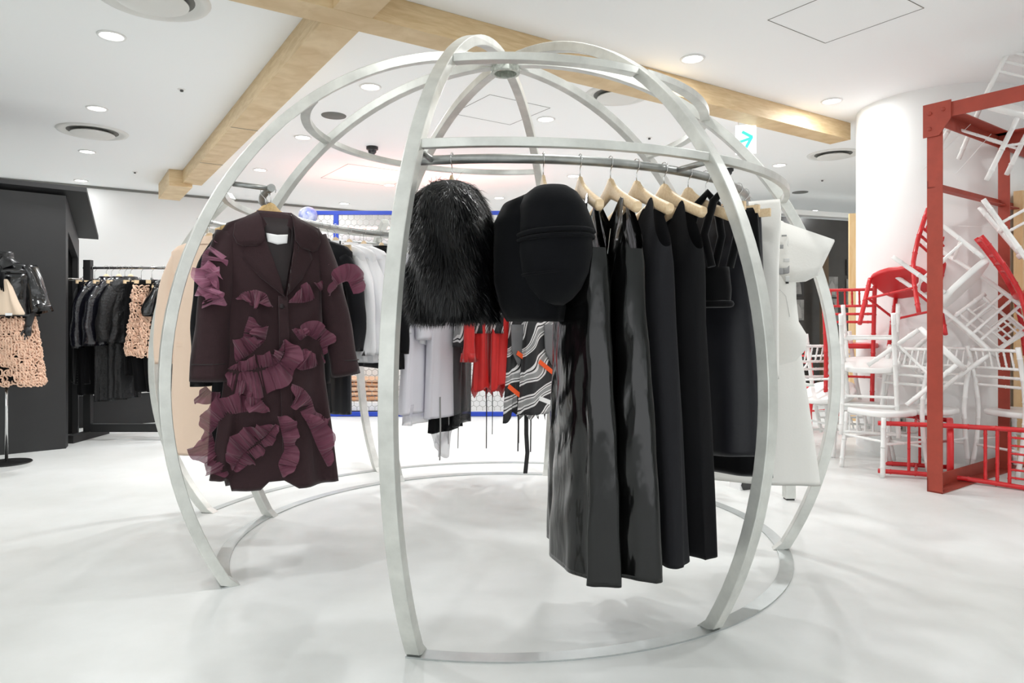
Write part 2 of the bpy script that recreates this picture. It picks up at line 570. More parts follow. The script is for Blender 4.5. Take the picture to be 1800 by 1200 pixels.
# exit sign with green arrow
t = thing('exit_sign', 'white hanging exit sign with a green arrow beside the oak beam', 'sign', (2.03, 5.99, 2.545), -0.35)
MB().box((0, 0.012, 0.14), (0.17, 0.03, 0.25)).build('panel', 'sign_white', t, None, 0.004)
for sx in (-0.06, 0.06):
    MB().box((sx, 0.012, 0.355), (0.008, 0.008, 0.19)).build('hanger_rod', 'white_paint', t)
ar = MB()
ar.bar((-0.055, -0.005, 0.115), (0.05, -0.005, 0.145), 0.004, 0.024)
ar.bar((-0.03, -0.005, 0.205), (0.056, -0.005, 0.150), 0.004, 0.026)
ar.bar((0.0, -0.005, 0.06), (0.052, -0.005, 0.155), 0.004, 0.026)
ar.build('arrow', 'sign_green', t, 'green arrow pointing right')
# ---------------------------------------------------------------- the steel dome
DC = Vector((-0.034, 3.62, 0))
DR, DZ = 1.609, 0.845
ANG = [-2.56514 + k * PI / 4 for k in range(8)]      # A B C D E F G H


def pol(th, rho, z):
    return Vector((DC.x + rho * math.cos(th), DC.y + rho * math.sin(th), z))


dome = thing('dome_frame', 'large galvanised steel dome of curved ribs used as a clothes rack', 'clothes rack', tuple(DC))


def loc(p):
    return (p[0] - DC.x, p[1] - DC.y, p[2])


def arc_rib(a, c_rho, c_z, rad, t0, t1, n=44):
    pts, ups = [], []
    for i in range(n + 1):
        t = t0 + (t1 - t0) * i / n
        pts.append(loc(pol(a, c_rho + rad * math.cos(t), c_z + rad * math.sin(t))))
        ups.append((math.cos(a) * math.cos(t), math.sin(a) * math.cos(t), math.sin(t)))
    b = MB().tube(pts, 1, square=(0.050, 0.044), up=ups)
    b.v = [(x, y, max(z, 0.0)) for x, y, z in b.v]
    return b


t0 = -math.asin(DZ / DR) - 0.03
t1 = math.acos(0.066 / DR)
for a in ANG:
    arc_rib(a, 0, DZ, DR, t0, t1).build('rib', 'steel', dome, None, 0.003)
hb = MB().lathe([(0.058, -0.055), (0.074, -0.055), (0.076, -0.05), (0.076, 0.03), (0.074, 0.034), (0.058, 0.034), (0.058, -0.055)], (0, 0, DZ + DR), 32)
hub = hb.build('hub', 'hub', dome, 'round steel hub joining the ribs')
MB().lathe([(0.0, 0.0), (0.058, 0.0)], (0, 0, DZ + DR - 0.02), 32).build('plug', 'hub', hub)
SEG = [(1, 2), (2, 3), (3, 4), (5, 6), (6, 7), (7, 8)]
ZM, ZT, ZRAIL, RRAIL = 1.685, 2.10, 1.672, 1.20


def hoop(i, j, z, w, h):
    r = math.sqrt(DR ** 2 - (z - DZ) ** 2)
    a0, a1 = -2.56514 + i * PI / 4, -2.56514 + j * PI / 4
    d = 0.024 / r
    p = arc_pts((0, 0), r, z, a0 + d, a1 - d, 20)
    return MB().tube(p, 1, square=(w, h), up=(0, 0, 1))


for i, j in SEG:
    hoop(i, j, ZM, 0.026, 0.030).build('middle_hoop', 'steel', dome, None, 0.002)
    hoop(i, j, ZT, 0.045, 0.030).build('upper_hoop', 'steel', dome, None, 0.002)
for i, j, d0, d1 in ((1, 4, -0.035, 0.04), (5, 8, -0.05, 0.02)):
    a0, a1 = -2.56514 + i * PI / 4 + d0, -2.56514 + j * PI / 4 + d1
    MB().tube(arc_pts((0, 0), RRAIL, ZRAIL, a0, a1, 60), 0.0165, n=14).build('hanging_rail', 'pipe', dome, 'curved round steel clothes rail')
for k in range(8):
    a = ANG[k]
    MB().tube([loc(pol(a, RRAIL - 0.004, ZRAIL)), loc(pol(a, 1.352, ZRAIL + 0.004))], 0.011, n=10).build('stub', 'pipe', dome)
for i, j in ((1, 4), (5, 8)):
    a0, a1 = -2.56514 + i * PI / 4 - 0.018, -2.56514 + j * PI / 4 + 0.018
    if i == 5:
        a0 -= 0.0
    rg = []
    for s in range(61):
        a = a0 + (a1 - a0) * s / 60
        rg.append([(r * math.cos(a), r * math.sin(a), z) for r, z in ((1.342, 0.0), (1.342, 0.006), (1.402, 0.006), (1.402, 0.0))])
    m_ = MB().grid(rg, smooth=False, wrap=True)
    m_.f += [(0, 1, 2, 3), (243, 242, 241, 240)]
    m_.sm += [False, False]
    m_.build('floor_ring', 'steel_ring', dome, 'flat steel ring on the floor joining the feet')

# the wider outer frame standing behind it
outer = thing('outer_frame', 'outer set of three curved steel ribs standing behind the dome', 'clothes rack', tuple(DC))
for k in (5, 6, 7):
    arc_rib(ANG[k], 0.94, 0.85, 1.18, -math.asin(0.85 / 1.18) - 0.04, math.radians(55.4), 36).build('rib', 'steel', outer, None, 0.003)
    MB().tube([loc(pol(ANG[k], 1.70, 1.66)), loc(pol(ANG[k], 1.785, 1.66))], 0.011, n=10).build('stub', 'pipe', outer)
MB().tube(arc_pts((0, 0), 1.70, 1.66, ANG[5] - 0.06, ANG[7] + 0.10, 50), 0.0165, n=14).build('hanging_rail', 'pipe', outer, 'curved round steel clothes rail')
r_o = 1.815
MB().tube(arc_pts((0, 0), 1.785, 1.63, ANG[5] + 0.012, ANG[6] - 0.012, 20), 1, square=(0.02, 0.03), up=(0, 0, 1)).build('hoop', 'steel', outer)
MB().tube(arc_pts((0, 0), 1.785, 1.63, ANG[6] + 0.012, ANG[7] - 0.012, 20), 1, square=(0.02, 0.03), up=(0, 0, 1)).build('hoop', 'steel', outer)
rg = []
for s in range(61):
    a = ANG[5] - 0.015 + (ANG[7] - ANG[5] + 0.03) * s / 60
    rg.append([(r * math.cos(a), r * math.sin(a), z) for r, z in ((1.735, 0.0), (1.735, 0.005), (1.785, 0.005), (1.785, 0.0))])
MB().grid(rg, smooth=False, wrap=True).build('floor_ring', 'steel_ring', outer)


# ---------------------------------------------------------------- hangers
def contour_hanger(half=0.205):
    """wooden hanger, arms along x, board in x-z, hook top at z = 0"""
    top, bot, th = [], [], []
    N = 24
    zt = -0.072
    for i in range(N + 1):
        s = i / N
        x = s * half
        # outline of the upper and the lower edge
        if x < 0.022:
            zu = zt - 0.012 * (x / 0.022) ** 2
        else:
            q = (x - 0.022) / (half - 0.022)
            zu = zt - 0.012 - 0.105 * q ** 0.72
        zl = (zt - 0.075) - 0.085 * (s ** 1.1)
        if s > 0.9:
            zl = zl + 0.02 * ((s - 0.9) / 0.1) ** 2
        th.append(0.007 + 0.008 * s ** 1.5 if s < 0.97 else 0.012)
        top.append((x, zu))
        bot.append((x, min(zl, zu - 0.012)))
    xs = list(range(N, 0, -1))
    rows = []
    for sgn, idx in ((-1, xs), (1, range(0, N + 1))):
        for i in idx:
            (x, zu), (_, zl), h = top[i], bot[i], th[i]
            c = (zu - zl) * 0.22
            rows.append([(sgn * x, -h, zl + c), (sgn * x, -h, zu - c), (sgn * x, -h * 0.5, zu), (sgn * x, h * 0.5, zu), (sgn * x, h, zu - c), (sgn * x, h, zl + c), (sgn * x, h * 0.5, zl), (sgn * x, -h * 0.5, zl)])
    b = MB().grid(rows, smooth=True, wrap=True)
    n = len(rows)
    b.f += [tuple(reversed(range(8))), tuple((n - 1) * 8 + k for k in range(8))]
    b.sm += [False, False]
    return b


def hook_mesh(zend=-0.075):
    p = [(-0.019, 0, -0.026), (-0.021, 0, -0.014), (-0.017, 0, -0.001), (-0.008, 0, 0.0065), (0.003, 0, 0.0075), (0.014, 0, 0.002), (0.020, 0, -0.012), (0.018, 0, -0.026),
         (0.008, 0, -0.036), (0.001, 0, -0.044), (0, 0, -0.056), (0, 0, zend)]
    return MB().tube(p, 0.0019, n=6)


def clip_hanger(half=0.17):
    """flat wooden bar with two metal clips"""
    return MB().box((0, 0, -0.15), (half * 2, 0.014, 0.032))


ME_H = contour_hanger().mesh('hanger_body'); ME_H.materials.append(MATS['hanger'])
ME_HG = contour_hanger().mesh('hanger_body'); ME_HG.materials.append(MATS['hanger_gold'])
ME_HK = hook_mesh().mesh('hook'); ME_HK.materials.append(MATS['chrome'])
ME_HKL = hook_mesh(-0.136).mesh('hook'); ME_HKL.materials.append(MATS['chrome'])
ME_CB = clip_hanger().mesh('bar'); ME_CB.materials.append(MATS['hanger'])
cp = MB()
cp.box((0, 0.010, -0.158), (0.016, 0.006, 0.05)); cp.box((0, -0.010, -0.158), (0.016, 0.006, 0.05))
cp.tube([(-0.012, 0, -0.128), (0, 0.006, -0.112), (0.012, 0, -0.128)], 0.002, n=6)
ME_CL = cp.mesh('clip'); ME_CL.materials.append(MATS['chrome'])
ME_CLW = MB().box((0, 0.012, -0.125), (0.012, 0.018, 0.03)).mesh('clip_lever'); ME_CLW.materials.append(MATS['chrome'])


def hanger(x, y, zrail, rz, label, group, gold=False, rr=0.0165):
    t = thing('wooden_hanger', label, 'hanger', (x, y, zrail + rr), rz, group)
    link('hanger_body', ME_HG if gold else ME_H, None, t)
    link('hook', ME_HK, None, t)
    return t


def skirt_hanger(x, y, zrail, rz, label, group, rr=0.0165):
    t = thing('clip_hanger', label, 'hanger', (x, y, zrail + rr), rz, group)
    link('bar', ME_CB, None, t)
    link('hook', ME_HKL, None, t)
    for sx in (-0.11, 0.11):
        c = link('clip', ME_CL, None, t)
        c.location = (sx, 0, 0)
        link('clip_lever', ME_CLW, None, c)
    return t


# ---------------------------------------------------------------- cloth helpers
def loft(secs, n=56, dz=0.022, k=5, amp=0.012, seed=0, power=0.75, topcap=True, p2=1.4, hemf=None, inner=0.05, wr=0.0, topf=None, topd=0.16):
    """closed cloth tube: secs = (z, u0, u1, half thickness[, v centre]); folds deepen towards the hem"""
    rg = np.random.default_rng(seed)
    S = np.array([list(s) + [0.0] * (5 - len(s)) for s in secs], float)
    zt, zb = S[0, 0], S[-1, 0]
    m = max(3, int(abs(zt - zb) / dz))
    zz = np.concatenate([np.linspace(S[i, 0], S[i + 1, 0], max(2, int(abs(S[i + 1, 0] - S[i, 0]) / dz) + 1), endpoint=False) for i in range(len(S) - 1)] + [[zb]])
    U0 = np.interp(-zz, -S[:, 0], S[:, 1]); U1 = np.interp(-zz, -S[:, 0], S[:, 2])
    VH = np.interp(-zz, -S[:, 0], S[:, 3]); VC = np.interp(-zz, -S[:, 0], S[:, 4])
    ph = rg.uniform(0, 2 * PI, 6)
    fr = rg.uniform(0.8, 1.3, 6)
    rows = []
    for i, z in enumerate(zz):
        s = (zt - z) / max(1e-6, zt - zb)
        a = amp * s ** p2
        row = []
        for q in range(n):
            f = 2 * PI * q / n
            c, sn = math.cos(f), math.sin(f)
            u = (U0[i] + U1[i]) / 2 + (U1[i] - U0[i]) / 2 * math.copysign(abs(c) ** power, c)
            v = VC[i] + VH[i] * math.copysign(abs(sn) ** power, sn)
            w = math.sin(k * f + ph[0] + 0.8 * math.sin(s * 3 + ph[1])) + 0.45 * math.sin((2 * k + 1) * f + ph[2] + s * 2 * fr[1])
            w2 = math.cos((k + 1) * f + ph[3])
            x = wr * math.sin(9 * s * fr[2] + 4 * f + ph[4]) * math.sin(17 * s * fr[3] + 3 * f + ph[5]) if wr else 0
            dzh = hemf(u) * s ** 6 if hemf else 0
            if topf and s < topd:
                q_ = (1 - s / topd) ** 1.3
                tl_ = topf(u)
                dzh += tl_ * q_
                v *= 1 - min(0.85, tl_ / 0.2 * 0.85) * q_
            row.append((u + a * 0.35 * w2 * abs(sn) + a * 0.5 * w * c * c, v + (a * w + x) * (abs(sn) ** 0.6), z + dzh))
        rows.append(row)
    b = MB().grid(rows, smooth=True, wrap=True)
    nr = len(rows)
    # turned-in hem so that the opening reads as cloth with an inside
    last = rows[-1]
    cu = sum(p[0] for p in last) / n; cv = sum(p[1] for p in last) / n
    ins = [(cu + (p[0] - cu) * 0.93, cv + (p[1] - cv) * 0.8, p[2] + inner) for p in last]
    o = len(b.v)
    b.add(ins, [])
    for q in range(n):
        b.f.append(((nr - 1) * n + q, (nr - 1) * n + (q + 1) % n, o + (q + 1) % n, o + q)); b.sm.append(True)
    b.f.append(tuple(o + q for q in range(n))); b.sm.append(False)
    if topcap:
        b.f.append(tuple(reversed(range(n)))); b.sm.append(False)
    return b


def sleeve(path, ru, rv, n=20, fold=0.0, seed=0, inner=0.06):
    """cloth tube along path with elliptical section (ru along x, rv along y), open at the cuff"""
    rg = np.random.default_rng(seed)
    P = np.array(path, float)
    L = np.concatenate([[0], np.cumsum(np.linalg.norm(np.diff(P, axis=0), axis=1))])
    m = max(8, int(L[-1] / 0.025))
    t = np.linspace(0, L[-1], m)
    C = np.stack([np.interp(t, L, P[:, k]) for k in range(3)], 1)
    # soften the corners of the path
    for _ in range(3):
        C[1:-1] = (C[:-2] + C[2:] + 2 * C[1:-1]) / 4
    ph = rg.uniform(0, 6, 4)
    RU = np.interp(t, L, ru); RV = np.interp(t, L, rv)
    rows = []
    for i in range(m):
        s = i / (m - 1)
        d = C[min(i + 1, m - 1)] - C[max(i - 1, 0)]
        d = Vector(d).normalized()
        yv = Vector((0, 1, 0)); yv = (yv - d * yv.dot(d)).normalized()
        xv = yv.cross(d)
        row = []
        for q in range(n):
            f = 2 * PI * q / n
            w = fold * (math.sin(3 * f + ph[0] + 5 * s) + 0.7 * math.sin(14 * s + 2 * f + ph[1]) * (0.3 + s))
            p = Vector(C[i]) + xv * math.cos(f) * (RU[i] + w) + yv * math.sin(f) * (RV[i] + w)
            row.append(tuple(p))
        rows.append(row)
    b = MB().grid(rows, smooth=True, wrap=True)
    o = len(b.v)
    last = rows[-1]
    c = Vector(C[-1])
    d = Vector(C[-1] - C[-3]).normalized()
    b.add([tuple(c + (Vector(p) - c) * 0.86 - d * inner) for p in last], [])
    for q in range(n):
        b.f.append(((m - 1) * n + q, (m - 1) * n + (q + 1) % n, o + (q + 1) % n, o + q)); b.sm.append(True)
    b.f.append(tuple(o + q for q in range(n))); b.sm.append(False)
    b.f.append(tuple(reversed(range(n)))); b.sm.append(False)
    return b


def plate(poly, yfun, off, th, cuts=4, flip=1):
    """flat cloth piece with thickness lying on a surface y = yfun(x, z)"""
    bm = bmesh.new()
    vs = [bm.verts.new((x, 0, z)) for x, z in poly]
    bm.faces.new(vs)
    bmesh.ops.triangulate(bm, faces=bm.faces)
    bmesh.ops.subdivide_edges(bm, edges=bm.edges, cuts=cuts, use_grid_fill=True)
    bm.verts.ensure_lookup_table()
    ft = [tuple(v.index for v in f.verts) for f in bm.faces]
    bm.verts.index_update()
    ft = [tuple(v.index for v in f.verts) for f in bm.faces]
    co = [(v.co.x, v.co.z) for v in bm.verts]
    be = [(e.verts[0].index, e.verts[1].index) for e in bm.edges if e.is_boundary]
    bm.free()
    n = len(co)
    b = MB()
    b.add([(x, yfun(x, z) + flip * off, z) for x, z in co] + [(x, yfun(x, z) + flip * (off + th), z) for x, z in co], [])
    for f in ft:
        b.f.append(tuple(f)); b.sm.append(True)
        b.f.append(tuple(reversed([i + n for i in f]))); b.sm.append(True)
    for i, j in be:
        b.f.append((i, j, j + n, i + n)); b.sm.append(False)
    return b


def ribbon(P, N, wid, waves, amp, lift, seed, flip=1, rows=10):
    """gathered organza ruffle: the inner edge follows P, the free edge is longer and falls in rolling folds"""
    rg = np.random.default_rng(seed)
    P = np.array(P, float)
    L = np.concatenate([[0], np.cumsum(np.linalg.norm(np.diff(P, axis=0), axis=1))])
    m = max(90, int(waves * 46))
    t = np.linspace(0, L[-1], m)
    C = np.stack([np.interp(t, L, P[:, k]) for k in range(3)], 1)
    for _ in range(int(m * 0.5)):
        C[1:-1] = (C[:-2] + C[2:] + 2 * C[1:-1]) / 4
    ph = rg.uniform(0, 6, 6)
    out = []
    N = np.array(N, float)
    N /= np.linalg.norm(N)
    T = np.gradient(C, axis=0)
    for _ in range(int(m * 0.3)):
        T[1:-1] = (T[:-2] + T[2:] + 2 * T[1:-1]) / 4
    for i in range(m):
        s = i / (m - 1)
        d = T[i] / (np.linalg.norm(T[i]) + 1e-9)
        side = np.cross(N, d) * flip
        side /= np.linalg.norm(side) + 1e-9
        g = 2 * PI * waves * (s + 0.03 * math.sin(5 * s + ph[3]))
        env = min(1.0, 5 * s + 0.15, 5 * (1 - s) + 0.15)
        w1 = math.sin(g + ph[0]) + 0.30 * math.sin(1.6 * g + ph[1])
        w2 = math.cos(g + ph[0])
        wf_ = math.sin(6.3 * g + ph[5]) + 0.6 * math.sin(9.1 * g + ph[2])
        ww = wid * env * (1 + 0.22 * math.sin(2.3 * s * PI + ph[4]))
        row = []
        for j in range(rows):
            r = j / (rows - 1)
            e = r * r * (3 - 2 * r) if r < 1 else 1.0
            # quarter-round roll: leaves the cloth along N, then bends over to the side
            q = r * PI * 0.5
            p = C[i] + N * (0.0045 * wf_ * env * (1 - 0.55 * r) * min(1, 4 * r) + lift * math.sin(q) + amp * env * (0.25 * r + 0.75 * e) * w1) + side * (ww * (1 - math.cos(q) * 0.75 - 0.25 * (1 - r)) + 0.25 * amp * e * w2) + d * (amp * 0.2 * e * math.sin(2 * g + ph[2]))
            row.append(tuple(p))
        out.append(row)
    return MB().grid(out, smooth=True)


def hang(name, label, cat, th, rho, group=None, extra=0.0):
    """thing whose local x is radial (outwards) and y tangential, at a point of the rail"""
    p = pol(th, rho, 0)
    return thing(name, label, cat, (p.x, p.y, 0), th + extra, group)


D2R = PI / 180
FR_G = 'wooden hangers on the front rail of the dome'


def dome_hanger(th, rho, lab, group, gold=False, clip=False, z=ZRAIL, extra=0.0):
    p = pol(th, rho, 0)
    return (skirt_hanger if clip else hanger)(p.x, p.y, z, th + extra, lab, group, **({} if clip else {'gold': gold}))


# ---------------------------------------------------------------- burgundy coat (faces the camera on the left)
TC = 211.5 * D2R
p = pol(TC, 1.19, 0)
coat = thing('ruffled_coat', 'dark burgundy wool coat with wide lapels and mauve organza ruffles, hung at left', 'coat', (p.x, p.y, 0), TC + PI)
# local: x to the right of the picture, -y towards the viewer
dome_hanger(TC, 1.19, 'wooden hanger inside the burgundy ruffled coat', 'wooden hangers on the left rail of the dome', True)
dome_hanger(TC - 0.06, 1.20, 'wooden hanger just behind the burgundy coat hanger', 'wooden hangers on the left rail of the dome', True)
CS = [(1.572, -0.055, 0.07, 0.03), (1.55, -0.10, 0.12, 0.045), (1.515, -0.18, 0.205, 0.06), (1.47, -0.21, 0.235, 0.07), (1.38, -0.195, 0.22, 0.075), (1.2, -0.18, 0.215, 0.075),
      (1.0, -0.175, 0.225, 0.075), (0.85, -0.19, 0.235, 0.078), (0.6, -0.22, 0.272, 0.085), (0.395, -0.245, 0.298, 0.09)]
SA = np.array([list(s) for s in CS])


def coat_y(x, z):
    u0, u1, vh = (float(np.interp(-z, -SA[:, 0], SA[:, k])) for k in (1, 2, 3))
    c = max(-1, min(1, (x - (u0 + u1) / 2) / ((u1 - u0) / 2 + 1e-6)))
    return -vh * max(0.0, 1 - abs(c) ** (1 / 0.6)) ** 0.6


body = loft(CS, n=72, k=5, amp=0.022, seed=3, power=0.6, hemf=lambda u: 0.05 if u < -0.17 else (0.0 if u < -0.04 else (0.03 if u < 0.07 else -0.01)), inner=0.03).build('body', 'wool_burgundy', coat)
sleeve([(-0.17, 0.0, 1.47), (-0.215, -0.005, 1.30), (-0.235, -0.01, 1.10), (-0.245, -0.015, 0.852)], [0.05, 0.062, 0.072, 0.08], [0.055, 0.065, 0.06, 0.058], fold=0.004, seed=2).build('sleeve', 'wool_burgundy', coat)
sleeve([(0.19, 0.0, 1.48), (0.25, -0.005, 1.30), (0.29, -0.01, 1.10), (0.325, -0.015, 0.855)], [0.05, 0.06, 0.062, 0.064], [0.055, 0.065, 0.06, 0.058], fold=0.004, seed=5).build('sleeve', 'wool_burgundy', coat)
plate([(-0.055, 1.545), (0.078, 1.545), (0.085, 1.44), (0.06, 1.32), (0.041, 1.215), (0.0, 1.33), (-0.045, 1.45)], coat_y, 0.004, 0.003, flip=-1).build('lining', 'lining', coat, 'dark lining in the neck opening')
plate([(-0.036, 1.475), (0.01, 1.469), (0.054, 1.474), (0.05, 1.436), (0.01, 1.428), (-0.03, 1.438)], coat_y, 0.008, 0.003, flip=-1).build('label_tag', 'white_card', coat, 'blank white brand tag')
plate([(-0.06, 1.578), (0.085, 1.578), (0.08, 1.53), (0.01, 1.515), (-0.055, 1.53)], lambda x, z: 0.0, 0.0, 0.012, flip=-1).build('collar_stand', 'velvet_collar', coat)
for poly, nm, off in (
        ([(-0.062, 1.50), (-0.135, 1.385), (-0.128, 1.362), (-0.06, 1.285), (0.038, 1.205), (0.012, 1.30), (-0.03, 1.42)], 'lapel', 0.012),
        ([(0.088, 1.50), (0.10, 1.42), (0.066, 1.29), (0.045, 1.205), (0.115, 1.285), (0.162, 1.375), (0.158, 1.392)], 'lapel', 0.014),
        ([(-0.060, 1.572), (-0.105, 1.548), (-0.155, 1.512), (-0.165, 1.46), (-0.150, 1.425), (-0.128, 1.415), (-0.07, 1.418), (-0.042, 1.45), (-0.05, 1.52)], 'collar', 0.022),
        ([(0.080, 1.575), (0.13, 1.545), (0.19, 1.502), (0.20, 1.45), (0.186, 1.415), (0.166, 1.405), (0.11, 1.418), (0.082, 1.45), (0.078, 1.52)], 'collar', 0.022)):
    plate(poly, coat_y, off, 0.008, flip=-1).build(nm, 'wool_burgundy', coat)
plate([(0.012, 1.21), (0.05, 1.21), (0.062, 0.9), (0.085, 0.47), (0.03, 0.47), (0.018, 0.9)], coat_y, 0.010, 0.006, flip=-1, cuts=6).build('front_facing', 'wool_burgundy', coat)
for bz in (1.165, 0.99):
    b_ = MB().lathe([(0.011, 0), (0.011, 0.004), (0.008, 0.007), (0, 0.006)], n=16)
    b_.xf(Matrix.Translation((0.026, coat_y(0.026, bz) - 0.014, bz)) @ Matrix.Rotation(PI / 2, 4, 'X'))
    b_.build('button', 'lining', coat)
for s_, x_ in ((-1, -0.246), (1, 0.325)):
    MB().tube([(x_ + 0.068 * math.cos(q) * (1.05 if s_ < 0 else 0.9), -0.015 + 0.056 * math.sin(q), 0.925) for q in np.linspace(0, 2 * PI, 25)[:-1]], 0.003, n=6, closed=True).build('cuff_seam', 'lining', coat)
RUF = [([(-0.155, 1.196), (-0.131, 1.224), (-0.081, 1.237), (-0.036, 1.219), (-0.013, 1.16)], 0.05, 4, -1),
       ([(0.053, 1.18), (0.118, 1.181), (0.169, 1.192), (0.217, 1.232), (0.265, 1.278)], 0.05, 4, 1),
       ([(-0.148, 0.929), (-0.093, 0.965), (-0.04, 1.016), (-0.027, 1.083)], 0.06, 4, 1),
       ([(0.029, 1.02), (0.041, 0.972), (0.011, 0.919), (-0.07, 0.898), (-0.148, 0.889), (-0.192, 0.903)], 0.07, 5, 1),
       ([(-0.188, 0.87), (-0.122, 0.858), (-0.07, 0.832), (-0.054, 0.774), (-0.027, 0.724)], 0.05, 5, -1),
       ([(0.067, 1.068), (0.106, 1.014), (0.142, 1.043), (0.184, 1.013), (0.214, 0.95)], 0.045, 6, 1),
       ([(0.063, 0.917), (0.106, 0.887), (0.16, 0.895), (0.229, 0.912)], 0.06, 3, 1),
       ([(0.065, 0.835), (0.118, 0.813), (0.155, 0.767), (0.174, 0.703), (0.245, 0.673)], 0.055, 5, -1),
       ([(-0.027, 0.72), (-0.081, 0.728), (-0.148, 0.719), (-0.201, 0.69), (-0.244, 0.633), (-0.274, 0.604)], 0.06, 6, -1),
       ([(-0.003, 0.668), (-0.036, 0.622), (-0.09, 0.58), (-0.131, 0.548), (-0.166, 0.487)], 0.06, 5, -1),
       ([(0.006, 0.701), (0.025, 0.617), (0.034, 0.556), (0.006, 0.498), (0.025, 0.441)], 0.05, 5, 1),
       ([(0.106, 0.701), (0.15, 0.624), (0.184, 0.541), (0.229, 0.457)], 0.05, 3, 1),
       ([(-0.104, 1.121), (-0.122, 1.065), (-0.135, 0.994)], 0.045, 3, 1),
       ([(-0.240, 0.641), (-0.225, 0.581), (-0.192, 0.52), (-0.181, 0.472)], 0.07, 4, -1)]
for i, (pts, wd, wv, fl) in enumerate(RUF):
    P3 = [(x, coat_y(x, z) - 0.014, z) for x, z in pts]
    ribbon(P3, (0, -1, 0), wd * 1.3, wv * 0.75, 0.026, 0.032, 40 + i, fl).build('ruffle', 'organza', coat, 'gathered mauve organza ruffle')
    if i in (3, 9):
        ribbon(P3, (0, -1, 0), wd * 0.75, wv * 0.7 + 0.6, 0.022, 0.026, 140 + i, -fl).build('ruffle', 'organza', coat, 'gathered mauve organza ruffle')
SRUF = [([(-0.225, 1.44), (-0.275, 1.38), (-0.285, 1.30)], 0.075, 4, 1, 'organza_light', 0.0), ([(-0.235, 1.33), (-0.245, 1.275), (-0.215, 1.225), (-0.189, 1.171)], 0.065, 4, -1, 'organza_light', -0.06),
        ([(-0.25, 1.30), (-0.29, 1.26), (-0.31, 1.204)], 0.075, 3, 1, 'organza_light', -0.04), ([(0.245, 1.42), (0.275, 1.37), (0.285, 1.30)], 0.065, 2, -1, 'organza', 0.02),
        ([(0.232, 1.214), (0.275, 1.266), (0.32, 1.285), (0.345, 1.225)], 0.06, 3, 1, 'organza', -0.06), ([(-0.262, 0.834), (-0.239, 0.808), (-0.205, 0.806)], 0.05, 3, -1, 'organza', 0.0),
        ([(-0.26, 1.35), (-0.29, 1.31), (-0.27, 1.26), (-0.30, 1.23)], 0.07, 3, 1, 'organza_light', -0.05)]
for i, (pts, wd, wv, fl, m_, y_) in enumerate(SRUF):
    ribbon([(x, y_ - 0.01, z) for x, z in pts], (0.25 if pts[0][0] > 0 else -0.25, -1, 0), wd * 1.1, wv * 0.8, 0.030, 0.035, 70 + i, fl).build('ruffle', m_, coat, 'gathered mauve organza ruffle on the sleeve')


# ---------------------------------------------------------------- shirts, coats and other hung garments
def hung_top(th, rho, label, cat, mats, hem, zr=ZRAIL, half=0.222, thick=0.05, sl=None, group=None, hl=None, hgroup=None, seed=0, flare=1.08, name='shirt', amp=0.014, collar=True, hemf=None,
             gold=False, fr=None, hanger_on=True, cuffs=None, wr=0.0, extra=0.0):
    """garment on a wooden hanger; mats = (body, collar); sl = (sleeve end z, sleeve radius)"""
    if fr is None:
        t = hang(name, label, cat, th, rho, group, extra)
        if hanger_on:
            dome_hanger(th, rho, hl, hgroup, gold, z=zr, extra=extra)
    else:
        t = thing(name, label, cat, (fr[0], fr[1], 0), fr[2], group)
        if hanger_on:
            hanger(fr[0], fr[1], zr, fr[2], hl, hgroup, gold)
    d = zr - ZRAIL
    secs = [(1.582 + d, -0.05, 0.05, 0.03), (1.566 + d, -0.105, 0.105, 0.036), (1.538 + d, -half * 0.84, half * 0.84, thick * 0.8), (1.505 + d, -half, half, thick), (1.44 + d, -half * 1.01, half * 1.01, thick), (1.35 + d, -half * 0.93, half * 0.93, thick),
            (1.1 + d if hem < 1.0 else (1.35 + hem) / 2, -half * 0.93, half * 0.93, thick), (hem, -half * flare, half * flare, thick * 1.05)]
    loft(secs, k=4, amp=amp, seed=seed, power=0.58, hemf=hemf, wr=wr).build('body', mats[0], t)
    if sl:
        for sgn in (-1, 1):
            z1 = sl[0]
            s_ = sleeve([(sgn * half * 0.8, 0, 1.475 + d), (sgn * (half + 0.025), 0.0, 1.34 + d), (sgn * (half + 0.05), 0.01, (1.34 + d + z1) / 2), (sgn * (half + 0.045), 0.015, z1)],
                        [sl[1] * 0.8, sl[1], sl[1], sl[1] * 0.85], [0.045, 0.05, 0.045, 0.042], fold=0.005, seed=seed + 11).build('sleeve', mats[0], t)
            if cuffs:
                MB().tube([(sgn * (half + 0.045) + (sl[1] * 0.88) * math.cos(q), 0.015 + 0.045 * math.sin(q), z1 + 0.004) for q in np.linspace(0, 2 * PI, 17)[:-1]], 0.006, n=6, closed=True).build('cuff', cuffs, s_)
    if collar:
        c = MB()
        rows = []
        for q in np.linspace(0, 2 * PI, 29)[:-1]:
            cx_, sy_ = math.cos(q), math.sin(q)
            rows.append([(0.055 * cx_, 0.040 * sy_, 1.555 + d), (0.052 * cx_, 0.038 * sy_, 1.592 + d), (0.062 * cx_, 0.048 * sy_, 1.590 + d), (0.082 * cx_, 0.060 * sy_, 1.545 + d)])
        rows.append(rows[0])
        c.grid(rows).build('collar', mats[1], t)
    return t


